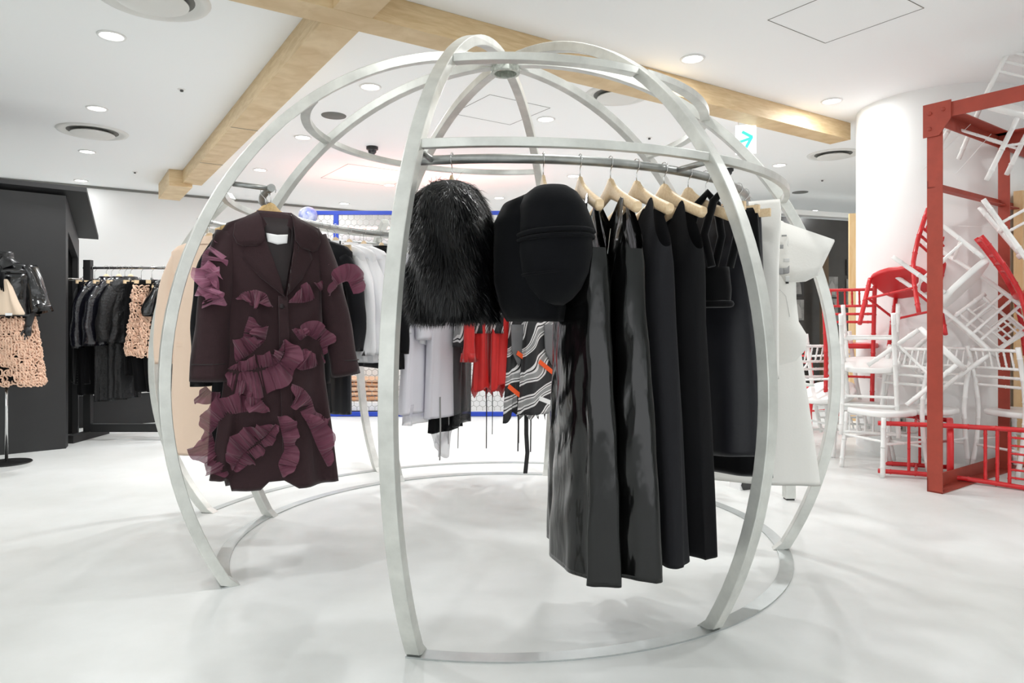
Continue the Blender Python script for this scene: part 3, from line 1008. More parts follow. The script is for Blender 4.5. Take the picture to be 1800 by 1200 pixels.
LG = 'wooden hangers on the left rail of the dome'
REAR = [(196, 'black_cloth', 0.43, (0.80, 0.05), 'black wool coat directly behind the burgundy coat', 'coat'),
        (184, 'black_deep', 0.62, (0.85, 0.05), 'black mid-length jacket hidden behind the burgundy coat', 'jacket'),
        (172, 'black_deep', 0.60, (0.86, 0.05), 'black jacket deepest behind the burgundy coat', 'jacket')]
for i, (a, m_, hem, sl, lab, cat) in enumerate(REAR):
    hung_top(a * D2R, RRAIL, lab, cat, (m_, m_), hem, sl=sl, hl='wooden hanger inside the ' + lab.split(' behind')[0].split(' hidden')[0].split(' deepest')[0].split(' directly')[0] + ' behind the burgundy coat', hgroup=LG, seed=20 + i, name=cat, gold=True)
BACKT = [(157, 'charcoal_cloth', 'charcoal_cloth', 0.90, (0.93, 0.05), 'black jacket hanging right beside the burgundy coat sleeve', 'jacket', 'wooden hanger of the black jacket left of the white shirts'),
         (150.5, 'white_cotton', 'white_cotton', 0.86, (0.90, 0.045), 'white shirt next to the black jacket, leftmost of the white shirts', 'shirt', 'wooden hanger of the leftmost white shirt'),
         (145, 'white_cotton', 'white_cotton', 0.85, (0.90, 0.045), 'second white shirt from the black jacket', 'shirt', 'wooden hanger of the second white shirt'),
         (139.5, 'white_cotton', 'white_cotton', 0.87, (0.92, 0.05), 'white pleated shirt, rightmost of the white shirts', 'shirt', 'wooden hanger of the rightmost white shirt'),
         (133, 'black_cloth', 'black_cloth', 0.80, (0.90, 0.045), 'black shirt between the white shirts and the front steel rib', 'shirt', 'wooden hanger of the black shirt beside the front rib')]
for i, (a, m_, mc, hem, sl, lab, cat, hl) in enumerate(BACKT):
    t = hung_top(a * D2R, RRAIL, lab, cat, (m_, mc), hem, sl=sl, hl=hl, hgroup=LG, seed=30 + i, name=cat, thick=0.045, wr=0.004)
# navy ribbed skirt under the black jacket
t = hang('ribbed_skirt', 'dark navy ribbed skirt hanging low beside the burgundy coat', 'skirt', 153.5 * D2R, RRAIL - 0.02)
dome_hanger(153.5 * D2R, RRAIL, 'clip hanger of the navy ribbed skirt', 'clip hangers on the left rail', clip=True)
loft([(1.53, -0.13, 0.13, 0.012), (1.0, -0.15, 0.19, 0.03), (0.55, -0.15, 0.20, 0.035)], k=14, amp=0.004, seed=5).build('skirt_body', 'navy_satin', t)

# peach coat on the outer rail
pc = hung_top(170.5 * D2R, 1.70, 'pale peach wool coat hanging on the outer rail behind the burgundy coat', 'coat', ('peach_wool', 'peach_wool'), 0.355, zr=1.66, half=0.22, thick=0.07, sl=(0.86, 0.065), hl='wooden hanger of the peach coat', hgroup='wooden hangers on the outer rail', seed=60, flare=1.1, name='peach_coat', amp=0.01)
MB().bar((0.05, 0.068, 0.97), (0.16, 0.066, 0.97), 0.008, 0.016).build('pocket_flap', 'peach_wool', pc)
MB().bar((0.05, -0.072, 0.97), (0.16, -0.07, 0.97), 0.008, 0.016).build('pocket_flap', 'peach_wool', pc)

# garments at the back of the dome, seen under the fur and fleece hoods
BG = 'wooden hangers on the rear rail of the dome'
w1 = hung_top(119.5 * D2R, RRAIL, 'white cotton top with ruffled tiers behind the fur piece, left one', 'top', ('lilac_white', 'lilac_white'), 0.50, sl=(1.06, 0.05), hl='wooden hanger of the left white ruffled top', hgroup=BG, seed=80, flare=1.2, name='white_blouse', amp=0.02, extra=-0.8)
for q, (z, wd) in enumerate(((1.12, 0.07), (1.02, 0.06))):
    ribbon([(-0.20, -0.055, z), (0.0, -0.06, z), (0.20, -0.055, z)], (0, -1, 0), wd, 8, 0.012, 0.01, 90 + q, -1).build('ruffle', 'white_cotton', w1)
    ribbon([(-0.23, 0.02, z), (-0.245, 0, z), (-0.23, -0.05, z)], (-1, 0, 0), wd, 4, 0.012, 0.01, 95 + q, 1).build('ruffle', 'white_cotton', w1)
loft([(0.56, -0.22, 0.22, 0.045), (0.43, -0.24, 0.24, 0.05)], k=6, amp=0.02, seed=81).build('underskirt', 'sheer_white', w1)
w2 = hung_top(110.5 * D2R, RRAIL, 'white cotton shirt with puffed sleeves behind the fur piece, right one', 'shirt', ('lilac_white', 'white_cotton'), 0.46, sl=(0.98, 0.07), hl='wooden hanger of the right white puffed shirt', hgroup=BG, seed=84, flare=1.12, name='white_shirt', amp=0.014, extra=-0.8)
loft([(0.50, -0.2, 0.2, 0.04), (0.36, -0.21, 0.20, 0.045)], k=5, amp=0.014, seed=85).build('black_hem', 'black_deep', w2)
for q, (x_, z_) in enumerate(((-0.16, 0.18), (-0.05, 0.27), (0.08, 0.22))):
    MB().tube([(x_, -0.05, 0.6), (x_ + 0.005, -0.05, 0.4), (x_ - 0.004, -0.05, z_)], 1, square=(0.010 if q else 0.016, 0.002), up=(0, -1, 0)).build('ribbon_tie', 'print_grey', w2)
loft([(0.52, -0.16, 0.05, 0.03), (0.36, -0.17, 0.08, 0.035), (0.25, -0.12, 0.02, 0.025)], k=4, amp=0.02, seed=86, hemf=lambda u: 0.08 * math.sin(30 * u)).build('tulle_tail', 'sheer_white', w2)
bk = hang('sheer_skirt', 'sheer black skirt hanging beside the white shirt at the back', 'skirt', 105.8 * D2R, RRAIL, None, -0.7)
dome_hanger(105.8 * D2R, RRAIL, 'clip hanger of the sheer black skirt', 'clip hangers on the rear rail', clip=True, extra=-0.7)
loft([(1.53, -0.10, 0.13, 0.02), (0.9, -0.08, 0.15, 0.025), (0.40, -0.09, 0.13, 0.025)], k=4, amp=0.012, seed=88, hemf=lambda u: -0.25 * max(0, -u)).build('skirt_body', 'sheer_black', bk)


def printed(th, label, cat, hem, hl, seed, m_, name, flare=1.1, sl=None, half=0.2, hemf=None, ex=-0.5):
    return hung_top(th * D2R, RRAIL, label, cat, (m_, m_), hem, half=half, sl=sl, hl=hl, hgroup=BG, seed=seed, flare=flare, name=name, amp=0.03, thick=0.045, hemf=hemf, extra=ex)


zig = lambda u: 0.10 * abs(math.sin(17 * u + 0.7)) - 0.05
r0 = printed(102.3, 'printed blouse with red flared sleeves behind the fur piece', 'blouse', 0.93, 'wooden hanger of the printed blouse with red sleeves', 101, 'print_patch', 'printed_blouse', 0.95)
for sgn, x_ in ((-1, -0.20), (1, 0.20), (-1, -0.05)):
    sleeve([(x_ * 0.8, -0.03 * sgn, 1.46), (x_, -0.06, 1.2), (x_ * 1.02, -0.06, 0.95), (x_ * 1.05, -0.06, 0.83)], [0.03, 0.032, 0.036, 0.06], [0.03, 0.03, 0.034, 0.055], fold=0.005, seed=120 + int(x_ * 100) % 7).build('sleeve', 'red_silk', r0)
r1 = printed(96.8, 'red silk handkerchief dress under the fur piece, left one', 'dress', 0.60, 'wooden hanger of the left red silk dress', 103, 'red_silk', 'red_dress', 1.05, None, 0.17, zig)
r2 = printed(90.5, 'red silk handkerchief dress under the fleece hood, right one', 'dress', 0.58, 'wooden hanger of the right red silk dress', 104, 'red_silk', 'red_dress', 1.05, None, 0.17, lambda u: 0.1 * abs(math.sin(15 * u)) - 0.12 * max(0, u))
for rr_, x_ in ((r1, -0.12), (r2, 0.1)):
    loft([(1.25, -0.175, 0.175, 0.049), (1.02, -0.17, 0.17, 0.05)], k=4, amp=0.01, seed=130).build('printed_yoke', 'print_patch', rr_)
    MB().tube([(x_, -0.05, 0.75), (x_ + 0.004, -0.05, 0.5), (x_, -0.05, 0.24)], 1, square=(0.011, 0.003), up=(0, -1, 0)).build('ribbon_tie', 'print_black', rr_)
    MB().tube([(x_ + 0.1, -0.05, 0.8), (x_ + 0.106, -0.05, 0.5), (x_ + 0.1, -0.05, 0.32)], 1, square=(0.006, 0.003), up=(0, -1, 0)).build('ribbon_tie', 'print_black', rr_)
k1 = hang('black_trousers', 'narrow black panel garment between the red dresses and the patchwork print', 'garment', 86.8 * D2R, RRAIL)
dome_hanger(86.8 * D2R, RRAIL, 'clip hanger of the narrow black panel garment', 'clip hangers on the rear rail', clip=True)
loft([(1.53, -0.12, 0.12, 0.02), (0.9, -0.12, 0.12, 0.025), (0.50, -0.11, 0.11, 0.022)], k=3, amp=0.01, seed=133).build('trouser_body', 'black_deep', k1)
q1 = printed(83.2, 'patchwork printed skirt in black, white and orange beside the fleece hood, left one', 'skirt', 0.44, 'wooden hanger of the left patchwork print', 141, 'print_patch', 'printed_skirt', 1.25, None, 0.17, zig, -0.7)
q2 = printed(77.5, 'patchwork printed skirt in black, white and orange, nearest the patent dress', 'skirt', 0.47, 'wooden hanger of the right patchwork print', 142, 'print_patch', 'printed_skirt', 1.25, None, 0.18, None, -0.7)
for tq, px_ in ((q1, -0.14), (q2, 0.02)):
    plate([(px_ - 0.07, 1.08), (px_ + 0.11, 1.08), (px_ + 0.06, 0.84), (px_, 0.80), (px_ - 0.06, 0.9)], lambda x, z: -0.052, 0.0, 0.004, flip=-1).build('grey_patch', 'grey_cloth', tq)
    for z_, c_, x0_, x1_ in (((0.86, 'print_orange', -0.02, 0.12), (0.64, 'print_orange', -0.10, 0.02), (0.56, 'white_card', 0.0, 0.1)) if tq is q1 else ((0.80, 'print_orange', -0.12, 0.0), (0.71, 'print_orange', 0.0, 0.14), (0.55, 'white_card', -0.12, 0.1))):
        MB().bar((px_ + x0_, -0.064, z_ + 0.03), (px_ + x1_, -0.064, z_ - 0.05), 0.004, 0.030).build('print_stripe', c_, tq)
MB().tube([(-0.06, -0.05, 0.5), (-0.065, -0.055, 0.33), (-0.05, -0.05, 0.2), (-0.07, -0.05, 0.06)], 1, square=(0.035, 0.006), up=(0, -1, 0)).build('frayed_tail', 'print_black', q1)
for x_, z_ in ((-0.14, 0.22), (-0.02, 0.2)):
    MB().tube([(x_, -0.05, 0.6), (x_ + 0.004, -0.05, 0.4), (x_, -0.05, z_)], 1, square=(0.010, 0.003), up=(0, -1, 0)).build('ribbon_tie', 'print_black', q1)
# ---------------------------------------------------------------- front rail: fur, fleece hood, dresses
TF = -98.5 * D2R
dome_hanger(TF, RRAIL, 'wooden hanger holding the black fur piece', FR_G)
fur = hang('fur_vest', 'black long-haired fur piece hanging beside the front steel rib', 'fur vest', TF, RRAIL)
FS = [(1.590, -0.05, 0.05, 0.04), (1.575, -0.12, 0.11, 0.062), (1.545, -0.19, 0.19, 0.085), (1.50, -0.23, 0.225, 0.102), (1.40, -0.235, 0.23, 0.112, 0.004), (1.27, -0.23, 0.225, 0.124, 0.006), (1.17, -0.22, 0.215, 0.128, 0.010), (1.12, -0.20, 0.19, 0.118, 0.016)]
fb = loft(FS, k=3, amp=0.008, seed=2, power=0.8, inner=0.02)
fb.build('pelt', 'fur_skin', fur)
# hair strands: thin curved blades rooted on the pelt
def hair(src, count, length, seed, wd=0.0022):
    rg = np.random.default_rng(seed)
    V = np.array(src.v)
    F = [f for f in src.f if len(f) == 4]
    Q = np.array(F)
    A, B, C_, D_ = V[Q[:, 0]], V[Q[:, 1]], V[Q[:, 2]], V[Q[:, 3]]
    nrm = np.cross(C_ - A, D_ - B)
    ar = np.linalg.norm(nrm, axis=1)
    cen = V.mean(0)
    cen_ = (A + B + C_ + D_) / 4
    nrm /= ar[:, None] + 1e-12
    out = cen_ - cen
    out[:, 2] *= 0.4
    sg = np.sign((nrm * out).sum(1))
    nrm *= sg[:, None]
    idx = rg.choice(len(Q), count, p=ar / ar.sum())
    a, b = rg.random(count), rg.random(count)
    P = (A[idx] * ((1 - a) * (1 - b))[:, None] + B[idx] * (a * (1 - b))[:, None] + C_[idx] * (a * b)[:, None] + D_[idx] * ((1 - a) * b)[:, None])
    N = nrm[idx]
    L = length * rg.uniform(0.55, 1.15, count)
    clump = np.stack([np.sin(P[:, 0] * 45 + P[:, 2] * 22), np.sin(P[:, 1] * 50 + P[:, 2] * 18 + 1), np.sin(P[:, 1] * 30 + P[:, 0] * 35)], 1)
    down = np.array([0, 0, -1.0])
    g = N * 0.40 + down * 0.75 + clump * np.array([0.20, 0.30, 0.12]) + rg.normal(0, 0.13, (count, 3))
    g /= np.linalg.norm(g, axis=1)[:, None]
    P1 = P + N * 0.004 + g * (L * 0.5)[:, None]
    g2 = g * 0.8 + down * 0.45
    g2 /= np.linalg.norm(g2, axis=1)[:, None]
    P2 = P1 + g2 * (L * 0.5)[:, None]
    s = np.cross(g, N + rg.normal(0, 0.25, (count, 3)))
    s /= np.linalg.norm(s, axis=1)[:, None] + 1e-9
    w = wd * rg.uniform(0.6, 1.2, count)
    vs = np.empty((count, 5, 3))
    vs[:, 0] = P - s * w[:, None]; vs[:, 1] = P + s * w[:, None]
    vs[:, 2] = P1 + s * (w * 0.8)[:, None]; vs[:, 3] = P1 - s * (w * 0.8)[:, None]
    vs[:, 4] = P2
    me = bpy.data.meshes.new('fur_pile')
    o = np.arange(count) * 5
    fs = np.concatenate([np.stack([o, o + 1, o + 2, o + 3], 1)])
    ft = np.stack([o + 3, o + 2, o + 4], 1)
    me.from_pydata(vs.reshape(-1, 3).tolist(), [], fs.tolist() + ft.tolist())
    me.polygons.foreach_set('use_smooth', [True] * len(me.polygons))
    return me


fp = link('fur_pile', hair(fb, 80000, 0.052, 4, 0.0011), 'fur_hair', fur)
fp['kind'] = 'stuff'

TH = -83.1 * D2R
dome_hanger(TH, RRAIL, 'wooden hanger holding the black fleece hood', FR_G)
hood = hang('fleece_hood', 'oversized black fleece hood garment hanging next to the fur piece', 'hood', TH, RRAIL)
loft([(1.560, 0.0, 0.10, 0.03, 0.012), (1.552, -0.05, 0.17, 0.062, 0.012), (1.53, -0.08, 0.21, 0.09, 0.012), (1.49, -0.10, 0.24, 0.112, 0.014), (1.44, -0.11, 0.255, 0.122, 0.018), (1.395, -0.11, 0.26, 0.128, 0.022)], k=3, amp=0.008, seed=9, power=0.85, inner=-0.01).build('crown', 'fleece', hood)
loft([(1.396, -0.10, 0.255, 0.124, 0.022), (1.33, -0.10, 0.26, 0.128, 0.022), (1.26, -0.10, 0.245, 0.120, 0.018), (1.21, -0.09, 0.215, 0.098, 0.014), (1.175, -0.07, 0.17, 0.072, 0.01), (1.155, -0.03, 0.12, 0.045, 0.008)], k=3, amp=0.006, seed=10, power=0.85, inner=0.005).build('face_panel', 'fleece', hood)


def band(z, k_, r, vc, u0, u1, vh, tilt):
    pts = []
    for q in np.linspace(0, 2 * PI, 41)[:-1]:
        c, s = math.cos(q), math.sin(q)
        u = (u0 + u1) / 2 + (u1 - u0) / 2 * math.copysign(abs(c) ** 0.85, c)
        v = vc + vh * math.copysign(abs(s) ** 0.85, s)
        pts.append((u, v, z + tilt * v))
    return MB().tube(pts, r, n=8, closed=True)


band(1.392, 0, 0.009, 0.022, -0.11, 0.258, 0.127, 0.05).build('band', 'fleece', hood)
band(1.374, 0, 0.007, 0.022, -0.11, 0.260, 0.129, 0.05).build('band', 'fleece', hood)
band(1.262, 0, 0.005, 0.018, -0.10, 0.243, 0.119, 0.10).build('band', 'fleece', hood)
loft([(1.55, -0.22, 0.02, 0.03, -0.04), (1.52, -0.26, 0.08, 0.08, -0.055), (1.45, -0.29, 0.12, 0.105, -0.065), (1.35, -0.30, 0.14, 0.112, -0.065), (1.24, -0.30, 0.15, 0.118, -0.058), (1.15, -0.28, 0.14, 0.118, -0.035), (1.10, -0.24, 0.10, 0.10, -0.02)], k=4, amp=0.01, seed=12, power=0.85, inner=0.02).build('rear_hood', 'fleece', hood)


def strap(t, x, z0, z1, m_, w=0.028, th=0.05):
    """shoulder strap running up the front, over the hanger arm and down the back"""
    pts = [(x * 1.05, -th, z0), (x, -th * 0.75, (z0 + z1) / 2), (x * 0.98, -0.022, z1 - 0.01), (x * 0.98, 0, z1 + 0.004), (x * 0.98, 0.022, z1 - 0.01), (x, th * 0.75, (z0 + z1) / 2), (x * 1.05, th, z0)]
    P = np.array(pts)
    tt = np.linspace(0, 6, 40)
    Q = np.stack([np.interp(tt, range(7), P[:, k]) for k in range(3)], 1)
    for _ in range(3):
        Q[1:-1] = (Q[:-2] + Q[2:] + 2 * Q[1:-1]) / 4
    ups = [(1, 0, 0)] * len(Q)
    return MB().tube([tuple(q) for q in Q], 1, square=(0.006, w), up=ups).build('strap', m_, t)


def dress(a, label, m_, hem, secs_u, seed, hl, thick=0.064, k=4, amp=0.02, bust=1.37, strap_w=0.075, sx=0.105, wr=0.0, name='dress', extra=0.0, hemf=None):
    th = a * D2R
    dome_hanger(th, RRAIL, hl, FR_G, extra=extra)
    t = hang(name, label, 'dress', th, RRAIL, None, extra)
    (b0, b1), (w0, w1), (h0, h1) = secs_u
    # shoulder straps rise over the hanger arms, the neckline dips between them
    tf = lambda u: (0.075 + 0.125 * math.exp(-((abs(u) - 0.105) / 0.042) ** 2)) * max(0.0, 1 - (abs(u) / 0.185) ** 6)
    loft([(1.345, b0, b1, thick * 0.9), (1.29, b0 * 1.04, b1 * 1.04, thick), (1.10, w0, w1, thick), (0.75, (w0 + h0) / 2, (w1 + h1) / 2, thick * 1.1), (hem, h0, h1, thick * 1.15)], n=96, k=k, amp=amp, seed=seed, power=0.7, wr=wr, hemf=hemf, inner=0.04, topf=tf, topd=0.13, topcap=False, dz=0.016).build('dress_body', m_, t)
    return t


d1 = dress(-76.7, 'black glossy patent dress behind the fleece hood, leftmost of the long dresses', 'patent', 0.255, ((-0.19, 0.19), (-0.20, 0.21), (-0.27, 0.27)), 201, 'wooden hanger of the leftmost patent dress', wr=0.005, amp=0.022, k=5)
d2 = dress(-71.1, 'black glossy patent dress with bright reflections, longest of the long dresses', 'patent', 0.27, ((-0.19, 0.19), (-0.20, 0.22), (-0.26, 0.30)), 202, 'wooden hanger of the longest patent dress', wr=0.006, amp=0.026, k=4)
d3 = dress(-65.9, 'matte charcoal sleeveless dress between the patent and the black dress', 'charcoal_cloth', 0.285, ((-0.18, 0.18), (-0.18, 0.20), (-0.24, 0.27)), 203, 'wooden hanger of the matte charcoal dress', k=3, amp=0.018)
d4 = dress(-59.8, 'matte black sleeveless dress, rightmost of the long dresses', 'black_cloth', 0.285, ((-0.18, 0.18), (-0.17, 0.19), (-0.22, 0.25)), 204, 'wooden hanger of the rightmost long black dress', k=3, amp=0.016)
# slip-in pocket of the patent dress and care tags
pk = MB()
rows = []
for i in range(9):
    s = i / 8
    rows.append([(0.03 + 0.07 * math.cos(q) * (0.3 + 0.7 * s ** 0.6) + 0.05 * s, -0.075 - 0.022 * math.sin(q), 0.83 - 0.17 * s + (0.03 * (1 - math.sin(q)) if i == 8 else 0)) for q in np.linspace(0, PI, 13)])
pk.grid(rows)
pk.build('pocket', 'patent', d2, 'bulging glossy pocket')
for t_, y_, x_, z_ in ((d2, -0.052, 0.0, 1.34), (d3, -0.05, 0.02, 1.36)):
    tg = MB().box((x_, y_ - 0.01, z_), (0.030, 0.002, 0.052)).build('price_tag', 'print_light', t_, 'white swing tag')
    MB().box((x_, y_ - 0.012, z_ - 0.017), (0.02, 0.001, 0.008)).build('barcode', 'print_black', tg)
    for q in range(3):
        MB().box((x_, y_ - 0.012, z_ + 0.012 - q * 0.008), (0.018, 0.001, 0.002)).build('print_line', 'print_grey', tg)
    MB().tube([(x_ - 0.004, y_ - 0.01, z_ + 0.024), (x_ - 0.007, y_ - 0.008, z_ + 0.055), (x_, y_ - 0.004, z_ + 0.068), (x_ + 0.007, y_ - 0.008, z_ + 0.055), (x_ + 0.004, y_ - 0.01, z_ + 0.024)], 0.0012, n=5).build('tag_loop', 'white_card', tg)
    MB().box((x_ + 0.03, y_ + 0.04, 1.40), (0.034, 0.002, 0.009)).build('neck_label', 'white_card', t_)
# swing chain of the patent dress
MB().tube([(0.10, -0.050, 1.42), (0.105, -0.064, 1.34), (0.10, -0.072, 1.25), (0.115, -0.072, 1.18)], 0.0016, n=5).build('zip', 'chrome', d2, 'fine silver zip')

# velvet bustier top
TT = -53.6 * D2R
dome_hanger(TT, RRAIL, 'wooden hanger of the black velvet top', FR_G)
vt = hang('velvet_top', 'short black velvet strap top beside the long black dress', 'top', TT, RRAIL)
loft([(1.30, -0.17, 0.18, 0.04), (1.22, -0.175, 0.19, 0.045), (1.16, -0.165, 0.185, 0.045)], k=3, amp=0.006, seed=211, inner=0.02).build('bodice', 'velvet_black', vt)
band(1.165, 0, 0.013, 0.0, -0.168, 0.188, 0.047, 0.0).build('hem_band', 'velvet_black', vt)
for x_ in (0.09, 0.16):
    q = MB().tube([(x_ - 0.02, -0.04, 1.30), (x_ - 0.05, -0.045, 1.42), (x_ - 0.02, -0.03, 1.54), (x_, 0, 1.582), (x_ + 0.02, 0.03, 1.54), (x_ + 0.03, 0.045, 1.42), (x_, 0.04, 1.30)], 0.015, n=10)
    q.build('strap', 'velvet_black', vt, 'padded velvet strap')
q = MB().tube([(-0.13, -0.04, 1.30), (-0.12, -0.03, 1.5), (-0.11, 0, 1.565), (-0.12, 0.03, 1.5), (-0.13, 0.04, 1.30)], 0.014, n=10).build('strap', 'velvet_black', vt)
MB().box((0.06, -0.05, 1.42), (0.028, 0.002, 0.055)).build('price_tag', 'print_light', vt, 'white swing tag')

# skirts on clip hangers
CG = 'clip hangers on the front rail'


def clip_skirt(a, label, m_, hem, top, bot, seed, hl, thick=0.035, k=3, amp=0.015, z0=1.545, name='skirt', rho=RRAIL, hemf=None, cat='skirt', power=0.7):
    th = a * D2R
    dome_hanger(th, RRAIL, hl, CG, clip=True)
    t = hang(name, label, cat, th, rho)
    loft([(z0, top[0], top[1], 0.012), (z0 - 0.05, top[0] * 1.03, top[1] * 1.03, thick * 0.6), ((z0 + hem) / 2 + 0.1, (top[0] + bot[0]) / 2, (top[1] + bot[1]) / 2, thick), (hem, bot[0], bot[1], thick * 1.1)], n=64, k=k, amp=amp, seed=seed, hemf=hemf, power=power).build('skirt_body', m_, t)
    return t


s6 = clip_skirt(-48.2, 'long navy satin skirt on a clip hanger right of the dresses', 'navy_satin', 0.58, (-0.16, 0.16), (-0.20, 0.25), 221, 'clip hanger of the navy satin skirt', hemf=lambda u: 0.1 * u)
s6b = clip_skirt(-43.4, 'black velvet underskirt just behind the navy satin skirt', 'velvet_black', 0.50, (-0.16, 0.16), (-0.20, 0.22), 222, 'clip hanger of the black velvet underskirt')
s6c = clip_skirt(-38.6, 'black pleated skirt hidden behind the navy satin skirt', 'navy_satin', 0.60, (-0.15, 0.13), (-0.18, 0.16), 223, 'clip hanger of the black pleated skirt', k=8, amp=0.012)
s7 = clip_skirt(-33.0, 'narrow ivory panel dress with a printed tag behind the right front rib', 'ivory_cloth', 0.86, (-0.13, 0.172), (-0.12, 0.165), 224, 'clip hanger of the ivory panel dress', z0=1.61, amp=0.006, thick=0.03, name='ivory_dress', cat='dress')
s8 = clip_skirt(-18.5, 'long ivory flared skirt hanging below the printed tee', 'ivory_cloth', 0.355, (-0.13, 0.13), (-0.22, 0.315), 225, 'clip hanger of the ivory flared skirt', amp=0.012, thick=0.05, name='ivory_skirt')
tgx = MB().box((0.085, -0.040, 1.545), (0.052, 0.002, 0.062)).build('swing_tag', 'white_card', s7, 'white tag with a black roof mark and letters')
MB().prism([(0.067, 1.548), (0.105, 1.548), (0.086, 1.562)], -0.0425, -0.0412).build('roof_mark', 'print_black', tgx)
for r_ in range(3):
    for c_ in range(4):
        MB().box((0.071 + c_ * 0.010, -0.0418, 1.541 - r_ * 0.009), (0.007 if (r_ + c_) % 3 else 0.004, 0.001, 0.006)).build('printed_letter', 'print_grey' if (r_ + c_) % 2 else 'print_black', tgx)
# printed white tee
TT2 = -26.0 * D2R
dome_hanger(TT2, RRAIL, 'wooden hanger of the printed ivory tee', FR_G)
tee = hang('printed_tee', 'ivory short-sleeved tee with grey printed bars at the right of the dome', 'tee', TT2, RRAIL)
loft([(1.57, -0.08, 0.08, 0.03), (1.54, -0.15, 0.16, 0.035), (1.49, -0.20, 0.21, 0.04), (1.2, -0.20, 0.215, 0.045), (1.10, -0.20, 0.225, 0.045), (1.04, -0.205, 0.26, 0.045), (0.98, -0.21, 0.255, 0.045), (0.93, -0.20, 0.215, 0.04), (0.90, -0.14, 0.12, 0.035)], k=2, amp=0.006, seed=231, inner=0.01).build('body', 'ivory_cloth', tee)
plate([(0.07, 1.572), (0.365, 1.445), (0.30, 1.30), (0.25, 1.275), (0.17, 1.27), (0.10, 1.40)], lambda x, z: -0.035, 0.0, 0.07, flip=-1, cuts=2).xf(Matrix.Translation((0, 0.07, 0))).build('sleeve', 'ivory_cloth', tee)
plate([(-0.07, 1.572), (-0.365, 1.445), (-0.30, 1.30), (-0.25, 1.275), (-0.17, 1.27), (-0.10, 1.40)], lambda x, z: -0.035, 0.0, 0.07, flip=-1, cuts=2).xf(Matrix.Translation((0, 0.07, 0))).build('sleeve', 'ivory_cloth', tee)


def tee_y(x, z):
    return -0.045 * max(0.0, 1 - min(1.0, abs(x - 0.006) / 0.21) ** (2 / 0.75)) ** 0.375


for (x0, x1, z, h, c_) in ((0.06, 0.150, 1.47, 0.007, 'print_grey'), (0.158, 0.178, 1.472, 0.007, 'print_grey'), (0.06, 0.145, 1.425, 0.016, 'print_light'), (0.15, 0.165, 1.425, 0.018, 'print_grey'),
                          (0.05, 0.140, 1.352, 0.018, 'print_grey'), (0.05, 0.165, 1.318, 0.026, 'print_grey'), (0.165, 0.195, 1.366, 0.016, 'print_light'), (0.172, 0.190, 1.285, 0.024, 'print_light'), (0.174, 0.186, 1.268, 0.008, 'print_black')):
    plate([(x0, z - h / 2), (x1, z - h / 2), (x1, z + h / 2), (x0, z + h / 2)], tee_y, 0.004, 0.002, cuts=3, flip=-1).build('printed_bar', c_, tee, 'grey printed bar')
plate([(0.165, 1.305), (0.185, 1.308), (0.199, 1.325), (0.203, 1.40), (0.196, 1.40), (0.190, 1.345), (0.180, 1.333), (0.165, 1.331)], tee_y, 0.004, 0.002, cuts=2, flip=-1).build('printed_bar', 'print_grey', tee)
for pts in ([(0.12, 1.22), (0.12, 1.14), (0.13, 1.08), (0.12, 1.0)], [(0.13, 1.20), (0.15, 1.24), (0.175, 1.21), (0.19, 1.12)], [(0.06, 1.20), (0.12, 1.20)], [(0.19, 1.50), (0.182, 1.43), (0.20, 1.39)]):
    MB().tube([(x, tee_y(x, z) - 0.004, z) for x, z in pts], 0.0012, n=4).build('printed_line', 'print_light', tee)

# steel post of a low stand seen under the ivory skirt, and a small black and white block beside it
t = thing('stand', 'square steel stand leg on the floor behind the ivory skirt', 'stand', (1.715, 4.27, 0))
MB().box((0, 0, 0.36), (0.062, 0.062, 0.70)).build('post', 'steel', t, None, 0.003)
MB().box((0, 0, 0.005), (0.05, 0.05, 0.01)).build('foot_pad', 'black_metal', t)
MB().box((0, 0, 0.715), (0.22, 0.22, 0.012)).build('top_plate', 'steel', t)
t = thing('shoe', 'black and white angular shoe on the floor under the dark skirts', 'shoe', (1.53, 4.55, 0), 0.4)
MB().prism([(-0.035, 0.0), (0.03, 0.0), (0.045, 0.035), (0.04, 0.062), (-0.03, 0.072), (-0.05, 0.03)], -0.04, 0.08).build('upper', 'black_leather', t)
MB().prism([(-0.06, 0.0), (-0.03, 0.0), (-0.025, 0.09), (-0.06, 0.085)], -0.03, 0.07).build('heel_block', 'white_card', t)
# ---------------------------------------------------------------- chairs
def knots(p, r, nk, bump=1.22):
    """bamboo-like rings: path points and radii for a tube"""
    P = np.array(p, float)
    L = np.concatenate([[0], np.cumsum(np.linalg.norm(np.diff(P, axis=0), axis=1))])
    ks = [(i + 0.5) / nk for i in range(nk)]
    ts = [0.0]
    rs = [1.0]
    for k in ks:
        d = 0.007 / L[-1]
        ts += [k - d, k, k + d]
        rs += [1.0, bump, 1.0]
    for q in np.linspace(0.08, 0.92, 5):
        ts.append(q); rs.append(1.0)
    ts.append(1.0); rs.append(1.0)
    o = np.argsort(ts)
    ts = np.array(ts)[o]; rs = np.array(rs)[o]
    Q = np.stack([np.interp(ts * L[-1], L, P[:, k]) for k in range(3)], 1)
    return [tuple(q) for q in Q], [r * x for x in rs]


